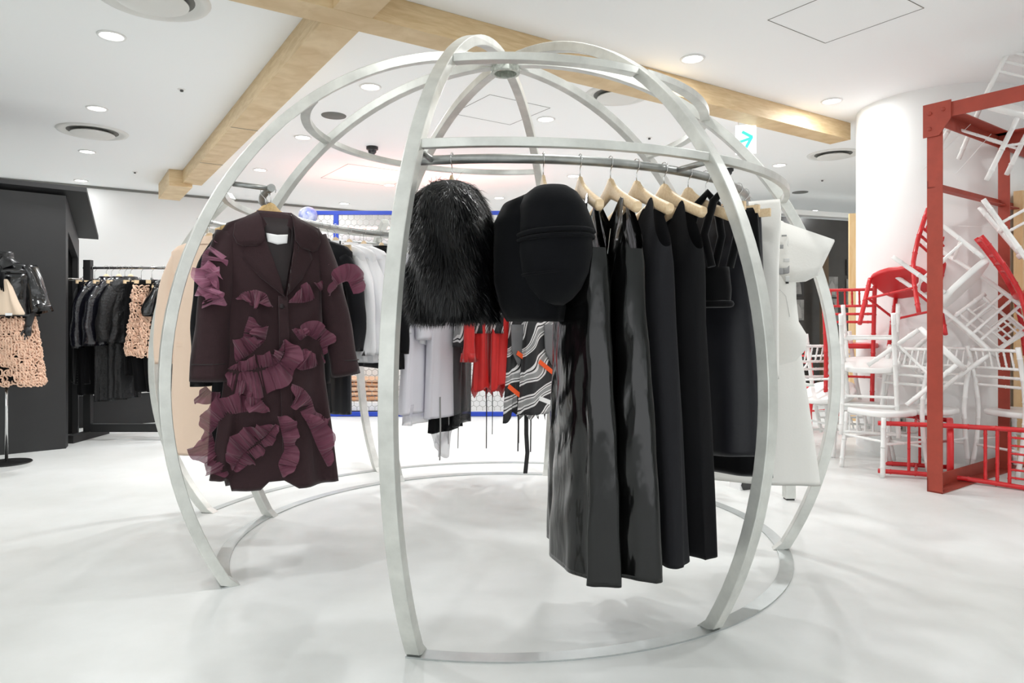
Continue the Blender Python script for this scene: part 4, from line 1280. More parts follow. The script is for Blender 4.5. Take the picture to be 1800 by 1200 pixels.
def chair_meshes():
    out = []

    def tb(name, p, r, nk, bump=1.22, n=8):
        pts, rs = knots(p, r, nk, bump)
        b = MB().tube(pts, rs, n=n)
        out.append((name, b))

    # seat: rounded, slightly dished
    N = 40
    rows = []
    def outline(k, s):
        a = 2 * PI * k / N
        c, d = math.cos(a), math.sin(a)
        x = 0.205 * math.copysign(abs(c) ** 0.62, c)
        y = 0.205 * math.copysign(abs(d) ** 0.62, d)
        if y < 0: x *= 0.9
        return x * s, y * s
    for s, z in ((0.0, 0.452), (0.6, 0.452), (0.9, 0.458), (0.98, 0.456), (1.0, 0.446), (1.0, 0.424), (0.97, 0.418), (0.9, 0.418), (0.0, 0.420)):
        rows.append([(*outline(k, s), z) for k in range(N)])
    out.append(('seat', MB().grid(rows, smooth=True, wrap=True)))
    for sx in (-1, 1):
        tb('front_leg', [(sx * 0.172, 0.165, 0.42), (sx * 0.192, 0.195, 0.0)], 0.0165, 3)
        tb('back_post', [(sx * 0.170, -0.25, 0.0), (sx * 0.172, -0.20, 0.25), (sx * 0.176, -0.178, 0.44), (sx * 0.180, -0.195, 0.62), (sx * 0.186, -0.235, 0.80), (sx * 0.19, -0.27, 0.92)], 0.0165, 6)
        tb('side_stretcher', [(sx * 0.178, 0.178, 0.23), (sx * 0.172, -0.205, 0.23)], 0.0095, 3)
    tb('front_stretcher', [(-0.178, 0.178, 0.25), (0.178, 0.178, 0.25)], 0.0095, 3)
    tb('back_stretcher', [(-0.170, -0.215, 0.19), (0.170, -0.215, 0.19)], 0.0095, 3)

    def py(z):
        return float(np.interp(z, [0.44, 0.62, 0.80, 0.92], [-0.178, -0.195, -0.235, -0.27]))
    for z, r in ((0.895, 0.012), (0.765, 0.0105), (0.70, 0.0105), (0.635, 0.0105)):
        tb('back_rail', [(-0.185, py(z), z), (0.185, py(z), z)], r, 4)
    for i in range(6):
        x = -0.132 + i * 0.0528
        tb('spindle', [(x, py(0.765), 0.765), (x, py(0.895), 0.895)], 0.0072, 2, 1.35, 6)
    return out


CH_PROTO = {}
for colr in ('white', 'red'):
    CH_PROTO[colr] = []
    for nm, b in chair_meshes():
        me = b.mesh(nm)
        me.materials.append(MATS['chair_' + colr])
        CH_PROTO[colr].append((nm, me))


def chair(colr, label, loc=None, rz=0.0, M=None, group=None):
    t = thing('bamboo_chair', label, 'chair', loc or (0, 0, 0), rz, group or '%s bamboo-style chairs in the pile' % colr, M)
    for nm, me in CH_PROTO[colr]:
        link(nm, me, None, t)
    return t


def rotvec(w, t):
    w = Vector(w)
    return Matrix.Translation(t) @ Matrix.Rotation(w.length, 4, w.normalized())


def axes(up, fwd, t):
    """matrix whose z is up, y as near fwd as possible"""
    z = Vector(up).normalized(); y = Vector(fwd); y = (y - z * y.dot(z)).normalized(); x = y.cross(z)
    return Matrix.Translation(t) @ Matrix((x, y, z)).transposed().to_4x4()


def face(dx, dy):
    return math.atan2(dy, dx) - PI / 2      # yaw so that the chair front looks along (dx, dy)


chair('white', 'white chair standing alone in the gap between dome rib and pile, seen from behind', (2.47, 6.02, 0), face(-0.25, 0.97))
chair('red', 'red chair standing behind the lone white chair', (3.02, 6.95, 0), face(0.9, 0.4))
chair('white', 'white chair upright at the front left of the pile, its seat towards us', (2.74, 5.10, 0), face(-0.95, -0.30))
chair('red', 'red chair standing raised on a white chair seat at the left of the pile', (2.86, 5.82, 0.462), face(0.5, 0.86))
chair('white', 'white chair under the raised red chair', (2.84, 5.70, 0), face(-0.95, 0.3))
chair('white', 'white chair upside down on the front left chair, legs in the air', M=axes((0.10, 0.15, -1), (0.5, 0.85, 0), (2.70, 5.22, 1.20)))
chair('white', 'white chair upright inside the red frame, facing right', (3.70, 5.02, 0), face(0.96, 0.28))
chair('white', 'white chair upright behind the red post, facing left', (3.12, 5.20, 0), face(-0.9, -0.45))
chair('white', 'white chair tipped over on top of the chair behind the red post', M=axes((0.62, -0.35, 0.66), (-0.60, -0.72, 0.2), (2.86, 5.18, 0.60)))
chair('red', 'red chair hanging in the air left of the red post, seen from below', M=rotvec((-0.327, 0.413, 0.489), (2.945, 5.248, 1.033)))
chair('white', 'white chair hanging head down in the middle of the red frame', M=rotvec((-3.273, 0.595, -1.287), (2.995, 5.166, 1.656)))
chair('white', 'white chair balanced on the top beam of the red frame', M=rotvec((0.469, -0.499, 2.201), (3.264, 4.925, 2.192)))
chair('red', 'red chair lying on its side on the floor across the red frame', M=axes((0.85, -0.52, 0.0), (0.52, 0.85, 0.0), (2.74, 5.13, 0.207)))
chair('red', 'red chair hanging at the right edge behind the second red post', M=axes((-0.30, 0.1, 0.95), (0.85, -0.5, 0.25), (3.86, 4.75, 0.92)))
chair('white', 'white chair hanging at the right edge above the red chair', M=axes((0.45, -0.25, -0.85), (0.5, 0.8, 0.1), (3.42, 4.75, 2.02)))
chair('red', 'red chair deep in the pile near the tan boards', M=axes((0.2, 0.1, 0.97), (0.6, 0.8, 0.0), (4.30, 5.30, 0.55)))
chair('white', 'small white chair lying behind the front left chair legs', M=axes((0.25, 0.2, -0.95), (-0.6, -0.8, -0.1), (2.52, 5.62, 0.93)))

# ---------------------------------------------------------------- red iron frame
P1, U1, U2 = Vector((2.69, 4.47, 0)), Vector((0.81, 0.586, 0)), Vector((0.59, -0.807, 0))
FH = 2.49
fr = thing('iron_cage', 'rust red iron frame of angle posts and beams around the chair pile', 'frame', tuple(P1))


def fl(p):
    return tuple(Vector(p) - P1)


def angle_bar(a, b, n1, n2, w=0.095, t=0.008, name='beam'):
    """L section from a to b with legs along n1 and n2"""
    a, b, n1, n2 = Vector(a), Vector(b), Vector(n1).normalized(), Vector(n2).normalized()
    prof = [(0, 0), (w, 0), (w, t), (t, t), (t, w), (0, w)]
    va = [tuple(a + n1 * x + n2 * y) for x, y in prof]
    vb = [tuple(b + n1 * x + n2 * y) for x, y in prof]
    m_ = MB().add(va + vb, [(0, 1, 2, 3, 4, 5), (11, 10, 9, 8, 7, 6)] + [(i, (i + 1) % 6, 6 + (i + 1) % 6, 6 + i) for i in range(6)])
    return m_.build(name, 'red_iron', fr)


Z = Vector((0, 0, 1))
posts = {'p1': P1, 'p2': P1 + U1 * 1.16, 'p3': P1 + U2 * 1.5, 'p4': P1 + U1 * 1.16 + U2 * 1.5}
posts['p5'] = P1 + U1 * 2.32
posts['p6'] = P1 + U1 * 2.32 + U2 * 1.5
XL = Vector((1, 0, 0)); 
angle_bar(fl(posts['p1']), fl(posts['p1'] + Z * FH), U2, U1, 0.092, name='post')
angle_bar(fl(posts['p2']), fl(posts['p2'] + Z * FH), U2, U1, 0.075, name='post')
angle_bar(fl(posts['p3']), fl(posts['p3'] + Z * FH), -U2, U1, 0.092, name='post')
angle_bar(fl(posts['p4']), fl(posts['p4'] + Z * FH), -U2, -U1, 0.075, name='post')
angle_bar(fl(posts['p5'] ), fl(posts['p5'] + Z * FH), U2, -U1, 0.075, name='post')
for a, b, n in (('p1', 'p2', U2), ('p3', 'p4', -U2), ('p2', 'p5', U2)):
    for z, dn in ((FH - 0.001, -1), (0.001, 1)):
        if z < 1 and a == 'p3':
            continue
        angle_bar(fl(posts[a] + Z * z), fl(posts[b] + Z * z), n, Z * dn, 0.092)
    angle_bar(fl(posts[a] + Z * 1.96), fl(posts[b] + Z * 1.96), n, Z, 0.05)
for a, b in (('p1', 'p3'), ('p2', 'p4')):
    angle_bar(fl(posts[a] + Z * (FH - 0.001)), fl(posts[b] + Z * (FH - 0.001)), U1 if a == 'p1' else -U1, -Z, 0.092)
# gusset plate with bolts at the top of the front post, in the plane of the front bay
gp = MB()
poly = [(-0.02, FH + 0.012), (0.145, FH + 0.012), (0.145, FH - 0.10), (0.075, FH - 0.20), (-0.02, FH - 0.20)]
n_out = -U1
for k_ in (0, 1):
    gp.add([fl(P1 + U2 * x + n_out * (0.002 + 0.008 * k_) + Z * z) for x, z in poly], [tuple(range(5)) if k_ else tuple(reversed(range(5)))])
gp.f += [(i, (i + 1) % 5, 5 + (i + 1) % 5, 5 + i) for i in range(5)]; gp.sm += [False] * 5
gus = gp.build('gusset_plate', 'red_iron', fr)
for x, z in ((0.02, FH - 0.05), (0.10, FH - 0.04), (0.02, FH - 0.15)):
    c = P1 + U2 * x + n_out * 0.010 + Z * z - P1
    M = Matrix.Translation(c) @ n_out.to_track_quat('Z', 'Y').to_matrix().to_4x4()
    MB().lathe([(0.013, 0), (0.013, 0.005), (0.008, 0.009), (0, 0.010)], n=10).xf(M).build('bolt', 'red_iron', gus)
MB().lathe([(0.010, 0), (0.010, 0.006), (0, 0.008)], (0.10, 0.0, 0.011), n=8).build('bolt', 'red_iron', fr)
# thin wires that hold the hanging chairs
for a, b, lab in (((3.16, 4.75, 2.46), (2.98, 5.0, 2.20), 'thin wire tying the top white chair to the red beam, left one'), ((3.42, 4.92, 2.44), (3.22, 5.0, 2.17), 'thin wire tying the top white chair to the red beam, right one'),
                  ((3.64, 5.14, 1.80), (3.32, 5.12, 1.81), 'thin wire from the second red post to a hanging white chair, upper one'), ((3.64, 5.14, 1.0), (3.4, 5.1, 1.02), 'thin wire from the second red post to a hanging white chair, lower one')):
    tag(MB().tube([a, b], 0.0018, n=5).build('wire', 'white_paint'), lab, 'wire', 'wires of the hanging chairs')

# tan boards and the outlet plate
for x, y, w, h, rz, m_, lab in ((4.25, 5.55, 0.85, 2.05, 0.63, 'cardboard', 'tall tan board leaning behind the chair pile at the right edge'),):
    t = thing('tan_board', lab, 'board', (x, y, 0), rz)
    MB().box((0, 0, h / 2), (w, 0.03, h)).build('panel', m_, t)
    MB().box((-w / 2 - 0.02, 0, h / 2), (0.05, 0.06, h)).build('edge_batten', 'plywood', t)
    MB().box((0, 0, h + 0.025), (w + 0.09, 0.06, 0.05)).build('top_batten', 'plywood', t)
t = thing('plywood_door', 'pale plywood door panel left of the white column', 'door panel', (4.02, 7.62, 0), -0.20)
MB().box((0, 0.03, 1.14), (0.50, 0.03, 2.26)).build('panel', 'plywood', t)
MB().box((-0.225, 0, 1.15), (0.10, 0.05, 2.30)).build('stile', 'plywood', t, None, 0.002)
MB().box((0.225, 0, 1.15), (0.10, 0.05, 2.30)).build('stile', 'plywood', t, None, 0.002)
MB().box((0, 0, 2.275), (0.35, 0.05, 0.05)).build('top_rail', 'plywood', t, None, 0.002)
MB().box((0, 0, 0.05), (0.35, 0.05, 0.10)).build('bottom_rail', 'plywood', t, None, 0.002)
oa = math.atan2(5.55 - CO[1], 3.10 - CO[0])
t = thing('wall_outlet', 'grey wall outlet plate low on the white column', 'outlet', (CO[0] + 0.62 * math.cos(oa), CO[1] + 0.62 * math.sin(oa), 0.27), oa - PI / 2 + PI)
MB().box((0, -0.004, 0), (0.07, 0.012, 0.115)).build('plate', 'outlet', t, None, 0.002)
for z in (-0.025, 0.025):
    MB().box((0, -0.011, z), (0.028, 0.004, 0.034)).build('socket', 'dark_grey', t)

# ---------------------------------------------------------------- far right: dark shop window with photographs
t = thing('display_window', 'dark glazed display window with photographs behind the dome at right', 'display window', (4.9, 10.25, 0), 0.35)
MB().box((0, 0.12, 1.40), (3.6, 0.06, 2.44)).build('back_panel', 'dark_glass', t)
MB().box((0, 0.05, 2.68), (3.7, 0.14, 0.07)).build('head_trim', 'white_paint', t)
MB().box((0, 0.0, 0.09), (3.7, 0.26, 0.18)).build('sill', 'dark_grey', t)
MB().box((0, -0.14, 0.16), (3.7, 0.04, 0.03)).build('sill_edge', 'steel', t)
pp = thing('wooden_post', 'dark brown post inside the display window', 'post', (4.55, 10.05, 0.18), 0.35)
MB().box((0, 0, 1.05), (0.11, 0.06, 2.1)).build('shaft', mat('brown_post', srgb(84, 66, 46), rough=0.7), pp)
MB().box((0, 0, 0.03), (0.16, 0.1, 0.06)).build('plinth', 'brown_post', pp)


def portrait(u, z, w, h, lab, kind=0):
    c, s = math.cos(0.35), math.sin(0.35)
    x, y = 4.9 + u * c - 0.075 * s * 0 + 0.0, 10.25 + u * s
    nx, ny = s, -c
    t = thing('photo_print', lab, 'photograph', (x + nx * -0.075, y + ny * -0.075, z), 0.35, 'photographs in the display window')
    MB().box((0, 0, h / 2), (w, 0.012, h)).build('sheet', 'photo_grey' if kind else 'photo_dark', t)
    if kind == 1:
        MB().prism([(-0.36 * w, 0.02), (0.36 * w, 0.02), (0.22 * w, 0.26 * h), (0.08 * w, 0.34 * h), (-0.08 * w, 0.34 * h), (-0.22 * w, 0.26 * h)], -0.010, -0.007).build('shoulders', 'photo_dark', t)
        MB().prism([(0.24 * w * math.cos(a), 0.58 * h + 0.30 * h * math.sin(a)) for a in np.linspace(0, 2 * PI, 21)[:-1]], -0.010, -0.007).build('hair', 'photo_dark', t)
        MB().prism([(0.16 * w * math.cos(a), 0.54 * h + 0.23 * h * math.sin(a)) for a in np.linspace(0, 2 * PI, 21)[:-1]], -0.012, -0.009).build('face', 'photo_skin', t)
        for ex in (-0.06, 0.06):
            MB().box((ex * w, -0.013, 0.57 * h), (0.05 * w, 0.002, 0.018 * h)).build('eye', 'photo_dark', t)
        MB().box((0, -0.013, 0.42 * h), (0.07 * w, 0.002, 0.016 * h)).build('mouth', 'photo_dark', t)
    else:
        MB().prism([(-0.3 * w, 0.1 * h), (0.3 * w, 0.1 * h), (0.2 * w, 0.6 * h), (0.0, 0.8 * h), (-0.2 * w, 0.55 * h)], -0.010, -0.007).build('figure', 'photo_skin' if kind == 2 else 'photo_grey', t)


portrait(-0.12, 1.12, 0.24, 0.32, 'grey portrait photograph of a face in the display window', 1)
portrait(-0.12, 1.47, 0.24, 0.30, 'dark photograph above the portrait in the display window', 2)
portrait(-0.12, 0.76, 0.24, 0.32, 'grey photograph below the portrait in the display window', 0)
portrait(-0.75, 1.12, 0.22, 0.30, 'photograph left of the brown post, middle one', 2)
portrait(-0.75, 1.47, 0.22, 0.30, 'photograph left of the brown post, upper one', 0)
portrait(0.32, 1.30, 0.30, 0.44, 'photograph beside the plywood door, lower one', 2)
portrait(0.32, 1.80, 0.30, 0.24, 'photograph beside the plywood door, upper one', 0)

# ---------------------------------------------------------------- centre back: blue fence with wire mesh, low white platform
t = thing('blue_fence', 'bright blue steel fence with hexagonal wire mesh behind the dome', 'fence', (-1.1, 8.0, 0))
X0, X1, FZ = -1.25, 1.16, 2.36
for x in (X0, -0.94, X1 - 0.11):
    MB().box((x, 0, FZ / 2), (0.055, 0.04, FZ)).build('post', 'blue_iron', t, None, 0.004)
MB().box(((X0 + X1) / 2, 0, FZ), (X1 - X0, 0.042, 0.045)).build('top_rail', 'blue_iron', t, None, 0.004)
MB().box(((X0 + X1) / 2, 0, 0.03), (X1 - X0, 0.042, 0.05)).build('bottom_rail', 'blue_iron', t, None, 0.004)


def hexmesh(x0, x1, z0, z1, a, y, r=0.0022):
    b = MB()
    w = a * math.sqrt(3)
    nrow = int((z1 - z0) / (1.5 * a))
    ncol = int((x1 - x0) / w)
    for i in range(nrow):
        for j in range(ncol):
            cx_ = x0 + w * (j + 0.5 * (i % 2) + 0.5)
            cz_ = z0 + 1.5 * a * i + a
            # three edges of each cell (the others belong to the neighbours)
            pts = [(cx_ + a * math.sin(q), cz_ + a * math.cos(q)) for q in (PI * 4 / 3, PI * 5 / 3, 0, PI / 3)]
            for (xa, za), (xb, zb) in zip(pts, pts[1:]):
                b.bar((xa, y, za), (xb, y, zb), 2 * r, 2 * r)
    return b


hm = hexmesh(X0, X1, 0.05, FZ - 0.02, 0.040, -0.01)
hm.build('wire_mesh', 'wire', t, 'hexagonal wire mesh')['kind'] = 'stuff'
tag(hexmesh(X0, X1, 0.05, FZ - 0.5, 0.040, 0.24).build('wire_mesh', 'white_paint', t, 'second layer of white hexagonal mesh'), kind='stuff')
structure(MB().box((-0.9, 8.55, 1.1), (3.0, 0.08, 2.2)).build('wall_display', 'wall'), 'low white wall right behind the blue fence')
sp = MB()
for i in range(9):
    a = -PI / 2 + PI * i / 8
rows = [[(0.11 * math.cos(a) * math.cos(q), 0.11 * math.cos(a) * math.sin(q), 0.10 * math.sin(a)) for q in np.linspace(0, 2 * PI, 25)[:-1]] for a in np.linspace(-PI / 2, PI / 2, 13)]
gl = MB().grid(rows, wrap=True).build('foil_dome', 'foil')
gl.location = (-2.36, 7.98, 2.33)
tag(gl, 'shiny blue and silver wrapped ball on the left corner of the blue fence', 'ball')
# added tube light, put in to tint the far ceiling pink
nt_ = thing('pink_fill_tube', 'added pink fill tube on the wall top behind the blue fence', 'lamp', (-1.2, 8.62, 2.24))
MB().tube([(-1.0, 0, 0.03), (1.0, 0, 0.03)], 0.014, n=10).build('tube', 'pink_tube', nt_)
for x in (-1.0, 1.0):
    MB().box((x, 0, 0.02), (0.05, 0.04, 0.06)).build('holder', 'white_paint', nt_)
pl_d = bpy.data.lights.new('pink_fill_lamp', 'AREA'); pl_d.shape = 'RECTANGLE'; pl_d.size = 2.0; pl_d.size_y = 0.04; pl_d.energy = 14; pl_d.color = (1.0, 0.36, 0.28)
pl = bpy.data.objects.new('lamp', pl_d); pl.location = (0, 0, 0.05); pl.rotation_euler = (PI, 0, 0); pl.parent = nt_; COL.objects.link(pl)

t = thing('low_platform', 'low white platform with a black plinth left of the blue fence', 'platform', (-1.75, 8.05, 0))
MB().box((0, 0.25, 0.03), (1.2, 0.46, 0.06)).build('plinth', 'black_paint', t)
MB().box((0, 0.25, 0.11), (1.24, 0.5, 0.10)).build('top', 'white_paint', t, None, 0.003)
for i, (h, m_, w) in enumerate(((0.06, 'folded_tan', 0.50), (0.05, 'folded_peach', 0.48), (0.06, 'folded_peach', 0.49), (0.05, 'folded_tan', 0.46), (0.06, 'folded_peach', 0.47))):
    z = 0.16 + sum((0.06, 0.05, 0.06, 0.05)[:i])
    rows = []
    for q in range(24):
        a = 2 * PI * q / 24
        c, s = math.cos(a), math.sin(a)
        rows.append([(x, 0.16 * math.copysign(abs(c) ** 0.4, c), h / 2 + h / 2 * s + 0.004 * math.sin(9 * x + i)) for x in np.linspace(-w / 2, w / 2, 9)])
    rows.append(rows[0])
    fo = MB().grid(rows).build('folded_sweater', m_)
    fo.location = (-1.72 + 0.01 * (i % 2), 8.28, z)
    tag(fo, ['bottom', 'second lowest', 'middle', 'second highest', 'topmost'][i] + ' folded knit of the stack on the white platform', 'sweater', 'folded knits on the white platform')

# ---------------------------------------------------------------- left: black house, mannequin, clothes rack, black platform
HB = [Vector((-3.87, 5.98, 0)), Vector((-5.52, 4.57, 0)), Vector((-4.27, 6.80, 0)), Vector((-5.92, 5.39, 0))]
ho = thing('black_house', 'large black wooden house-shaped booth at the left edge', 'booth', tuple(HB[0]))


def wedge(a, b, za, zb, th, name, m_='black_paint'):
    d = (b - a).normalized()
    n = Vector((d.y, -d.x, 0)) * th
    v = [a, b, b + Z * zb, a + Z * za]
    o = [p - n for p in v]
    bb = MB().add([tuple(p - HB[0]) for p in v + o], [(0, 1, 2, 3), (7, 6, 5, 4)] + [(i, 4 + i, 4 + (i + 1) % 4, (i + 1) % 4) for i in range(4)])
    return bb.build(name, m_, ho)


wedge(HB[1], HB[0], 2.19, 2.19, 0.05, 'front_wall')
wedge(HB[3], HB[2], 1.90, 1.90, 0.05, 'rear_wall')
side = HB[2] - HB[0]
wedge(HB[0], HB[0] + side * 0.16, 2.19, 2.15, 0.05, 'side_jamb', 'black_paint')
wedge(HB[0] + side * 0.92, HB[2], 1.92, 1.90, 0.05, 'side_jamb', 'black_paint')
gv = MB()
a, b = HB[0] + side * 0.16, HB[0] + side * 0.92
for off in (0, 1):
    n = Vector((side.y, -side.x, 0)).normalized() * 0.05 * off
    gv.add([tuple(p - n - HB[0]) for p in (a + Z * 1.90, b + Z * 1.72, b + Z * 1.93, a + Z * 2.15)], [(0, 1, 2, 3) if not off else (3, 2, 1, 0)])
gv.f += [(i, 4 + i, 4 + (i + 1) % 4, (i + 1) % 4) for i in range(4)]; gv.sm += [False] * 4
gv.build('side_gable', 'black_paint', ho)
fd = (HB[0] - HB[1]).normalized()
sd = side.normalized()
rf = [HB[0] + fd * 0.16 - sd * 0.04 + Z * 2.235, HB[0] + fd * 0.16 + side + sd * 0.08 + Z * 1.93, HB[3] + sd * 0.08 + Z * 1.93, HB[1] - sd * 0.04 + Z * 2.235]
MB().add([tuple(p - HB[0]) for p in rf] + [tuple(p - HB[0] + Z * 0.04) for p in rf], [(3, 2, 1, 0), (4, 5, 6, 7)] + [(i, (i + 1) % 4, 4 + (i + 1) % 4, 4 + i) for i in range(4)]).build('roof', 'black_paint', ho)
# black coat with studs inside the doorway
kc = thing('studded_coat', 'black coat edged with silver studs in the doorway of the black house', 'coat', (-4.06, 6.52, 0), -0.9)
loft([(1.42, -0.10, 0.10, 0.05), (1.36, -0.18, 0.16, 0.07), (1.0, -0.18, 0.15, 0.07), (0.52, -0.2, 0.17, 0.08)], k=4, amp=0.02, seed=301).build('coat_body', 'velvet_black', kc)
hanger(-4.06, 6.52, 1.50, -0.9, 'hanger of the studded black coat', 'hangers in the black house')
kr = thing('booth_rail', 'short rail carrying the studded coat inside the black house', 'rail', (-4.2, 6.35, 1.50), 0.7)
MB().tube([(-0.35, 0.09, 0), (0.32, 0.09, 0)], 0.012, n=10).build('tube', 'chrome', kr)
MB().box((0.0, 0.09, 0.21), (0.012, 0.012, 0.42)).build('drop_rod', 'chrome', kr)
st = MB()
for q in np.linspace(0, 1, 34):
    st.lathe([(0.006, 0), (0.004, 0.004), (0, 0.005)], (0.165 + 0.012 * math.sin(6 * q), -0.06, 1.34 - 0.80 * q), n=6)
so = st.build('stud_trim', 'chrome', kc); so['kind'] = 'stuff'

# low black platform along the back
pf = thing('black_platform', 'long low black platform with a chrome edge behind the clothes rack', 'platform', (-4.62, 7.02, 0), 0.60)
MB().box((1.3, 0.28, 0.165), (2.75, 0.55, 0.33)).build('body', 'black_paint', pf)
MB().box((1.3, 0.28, 0.338), (2.75, 0.55, 0.012)).build('top', 'white_paint', pf)
MB().box((1.3, 0.0, 0.338), (2.75, 0.012, 0.016)).build('edge_strip', 'chrome', pf)

# clothes rack
RX, RY = -3.995, 6.5
rk = thing('clothes_rack', 'black wooden clothes rack with chrome rail at left', 'clothes rack', (RX, RY, 0))
RL = 1.62
for x in (0.0, RL):
    MB().box((x, 0, 0.84), (0.068, 0.05, 1.68)).build('post', 'black_wood', rk, None, 0.002)
    MB().box((x, 0, 0.035), (0.075, 0.56, 0.07)).build('foot', 'black_wood', rk, None, 0.002)
MB().box((RL / 2, 0, 0.10), (RL - 0.07, 0.045, 0.075)).build('bottom_beam', 'black_wood', rk, None, 0.002)
MB().tube([(-0.045, 0, 1.605), (RL + 0.04, 0, 1.605)], 0.0125, n=12).build('rail', 'chrome', rk)
RG = 'hangers on the black clothes rack'
RZ = 1.605
rot = 1.05


def rack_at(dx):
    return (RX + dx, RY, rot)


# (offset, kind, material, hem, label)
k_ = 0
for dx, m_, hem, lab, sl, nm, cat in ((0.17, 'sheer_gloss', 0.92, 'glossy black sheer blouse with puffed sleeves on the left rack, left one', (0.86, 0.075), 'sheer_blouse', 'blouse'),
                                     (0.29, 'sheer_gloss', 0.88, 'glossy black sheer blouse with puffed sleeves on the left rack, right one', (0.88, 0.085), 'sheer_blouse', 'blouse'),
                                     (0.40, 'ruffle_black', 0.90, 'black ruffled jacket beside the sheer blouses', (0.92, 0.07), 'ruffled_jacket', 'jacket'),
                                     (0.80, 'black_leather', 1.05, 'dark leather jacket on the left rack between the loop knits', (1.15, 0.05), 'leather_jacket', 'jacket')):
    k_ += 1
    hung_top(0, 0, lab, cat, (m_, m_), hem, zr=RZ, half=0.20, thick=0.055, sl=sl, hl='hanger of the ' + lab.split(' with')[0].split(' beside')[0].split(' on the')[0] + (', left one' if k_ == 1 else ', right one' if k_ == 2 else ''), hgroup=RG, seed=310 + k_, name=nm, fr=rack_at(dx), amp=0.02, wr=0.008)
for dx, m_, hem, lab in ((0.06, 'black_deep', 0.42, 'black trousers at the left end of the rack'), (0.22, 'ruffle_black', 0.36, 'long black ruffled skirt reaching low on the left rack'), (0.345, 'ruffle_black', 0.38, 'second black ruffled skirt right of the longest one'), (0.50, 'black_deep', 0.60, 'black skirt between ruffled jacket and loop knit'), (0.92, 'black_deep', 0.45, 'black trousers behind the peach loop knit at the rib')):
    x, y, r_ = rack_at(dx)
    skirt_hanger(x, y, RZ, r_, 'clip hanger of the ' + lab.split(' at the left')[0].split(' reaching')[0].split(' between')[0], RG, rr=0.0125)
    t = thing('skirt', lab, 'skirt', (x, y, 0), r_)
    loft([(1.47, -0.15, 0.15, 0.02), (1.1, -0.16, 0.16, 0.045), (hem, -0.15, 0.15, 0.05)], k=5, amp=0.02, seed=330 + int(dx * 100), wr=0.006).build('skirt_body', m_, t)


def loop_knit(t, secs, count, seed, m_='peach_loop', r0=0.019):
    """open knit of thick yarn loops over a plain layer"""
    base = loft(secs, k=4, amp=0.012, seed=seed)
    base.build('under_layer', 'black_deep', t)
    rg = np.random.default_rng(seed)
    V = np.array(base.v)
    F = [f for f in base.f if len(f) == 4]
    b = MB()
    c0 = V.mean(0)
    for f in rg.choice(len(F), min(count, len(F)), replace=False):
        q = V[list(F[f])]
        c = q.mean(0)
        n = np.cross(q[2] - q[0], q[3] - q[1]); n /= np.linalg.norm(n) + 1e-9
        o = c - c0; o[2] = 0
        if n @ o < 0: n = -n
        e1 = np.cross(n, (0, 0, 1.0)); e1 /= np.linalg.norm(e1) + 1e-9
        e2 = np.cross(n, e1)
        ra, rb = r0 * rg.uniform(0.8, 1.25), r0 * rg.uniform(0.9, 1.5)
        tl = rg.uniform(-0.5, 0.5, 2)
        pts = [c + n * (0.012 + 0.010 * math.sin(2 * a + tl[0] * 4) + tl[0] * 0.01) + e1 * ra * math.cos(a) + e2 * rb * math.sin(a) for a in np.linspace(0, 2 * PI, 9)[:-1]]
        b.tube([tuple(p) for p in pts], 0.0068, n=5, closed=True)
    o = b.build('yarn_loops', m_, t, 'thick peach yarn loops')
    o['kind'] = 'stuff'


for dx, lab, top_, hem in ((0.60, 'peach loop-knit skirt on the left rack, left of the steel rib', 1.42, 0.80), (0.71, 'peach loop-knit skirt on the left rack behind the steel rib', 1.30, 0.78)):
    x, y, r_ = rack_at(dx)
    skirt_hanger(x, y, RZ, r_, 'clip hanger of the ' + lab.replace(' on the left rack', '').replace(',', ''), RG, rr=0.0125)
    t = thing('loop_knit_skirt', lab, 'skirt', (x, y, 0), r_)
    loft([(1.49, -0.13, 0.13, 0.018), (top_ - 0.05, -0.15, 0.15, 0.03)], k=3, amp=0.004, seed=5).build('waistband', 'black_deep', t)
    loop_knit(t, [(top_, -0.16, 0.16, 0.035), (1.1, -0.19, 0.19, 0.05), (hem, -0.24, 0.22, 0.055)], 520, 350 + int(dx * 10))
    loft([(hem + 0.05, -0.2, 0.2, 0.05), (0.45, -0.16, 0.16, 0.045)], k=4, amp=0.01, seed=6).build('black_lining', 'black_deep', t)
x, y, r_ = rack_at(0.475)
t = thing('white_pleated_skirt', 'white pleated skirt peeking out low behind the black ruffles on the rack', 'skirt', (x, y + 0.22, 0), r_ - 0.3)
loft([(0.86, -0.10, 0.12, 0.02), (0.42, -0.13, 0.16, 0.03)], k=9, amp=0.012, seed=8).build('pleats', 'white_cotton', t)
loft([(1.45, -0.10, 0.10, 0.015), (0.84, -0.10, 0.12, 0.018)], k=3, amp=0.004, seed=9).build('upper_part', 'black_deep', t)
# things laid on the black platform
pdir = Vector((math.cos(0.6), math.sin(0.6), 0)); pn = Vector((-math.sin(0.6), math.cos(0.6), 0)); po = Vector((-4.62, 7.02, 0))
for u, w, h, m_, lab, nm in ((0.16, 0.2, 0.03, 'black_leather', 'folded black garment at the left end of the black platform', 'folded_garment'), (0.42, 0.26, 0.05, 'black_cloth', 'folded black garment in the middle of the black platform', 'folded_garment'),
                             (0.75, 0.24, 0.045, 'velvet_black', 'folded black velvet on the black platform beside the rib', 'folded_garment')):
    c = po + pdir * u + pn * 0.2
    rows = []
    for q in range(20):
        a = 2 * PI * q / 20
        cc, s = math.cos(a), math.sin(a)
        rows.append([(x_, 0.11 * math.copysign(abs(cc) ** 0.5, cc), h / 2 + h / 2 * s * (1 + 0.15 * math.sin(14 * x_))) for x_ in np.linspace(-w / 2, w / 2, 9)])
    rows.append(rows[0])
    o = MB().grid(rows).build(nm, m_)
    o.location = (c.x, c.y, 0.345)
    o.rotation_euler = (0, 0, 0.6)
    tag(o, lab, 'garment')

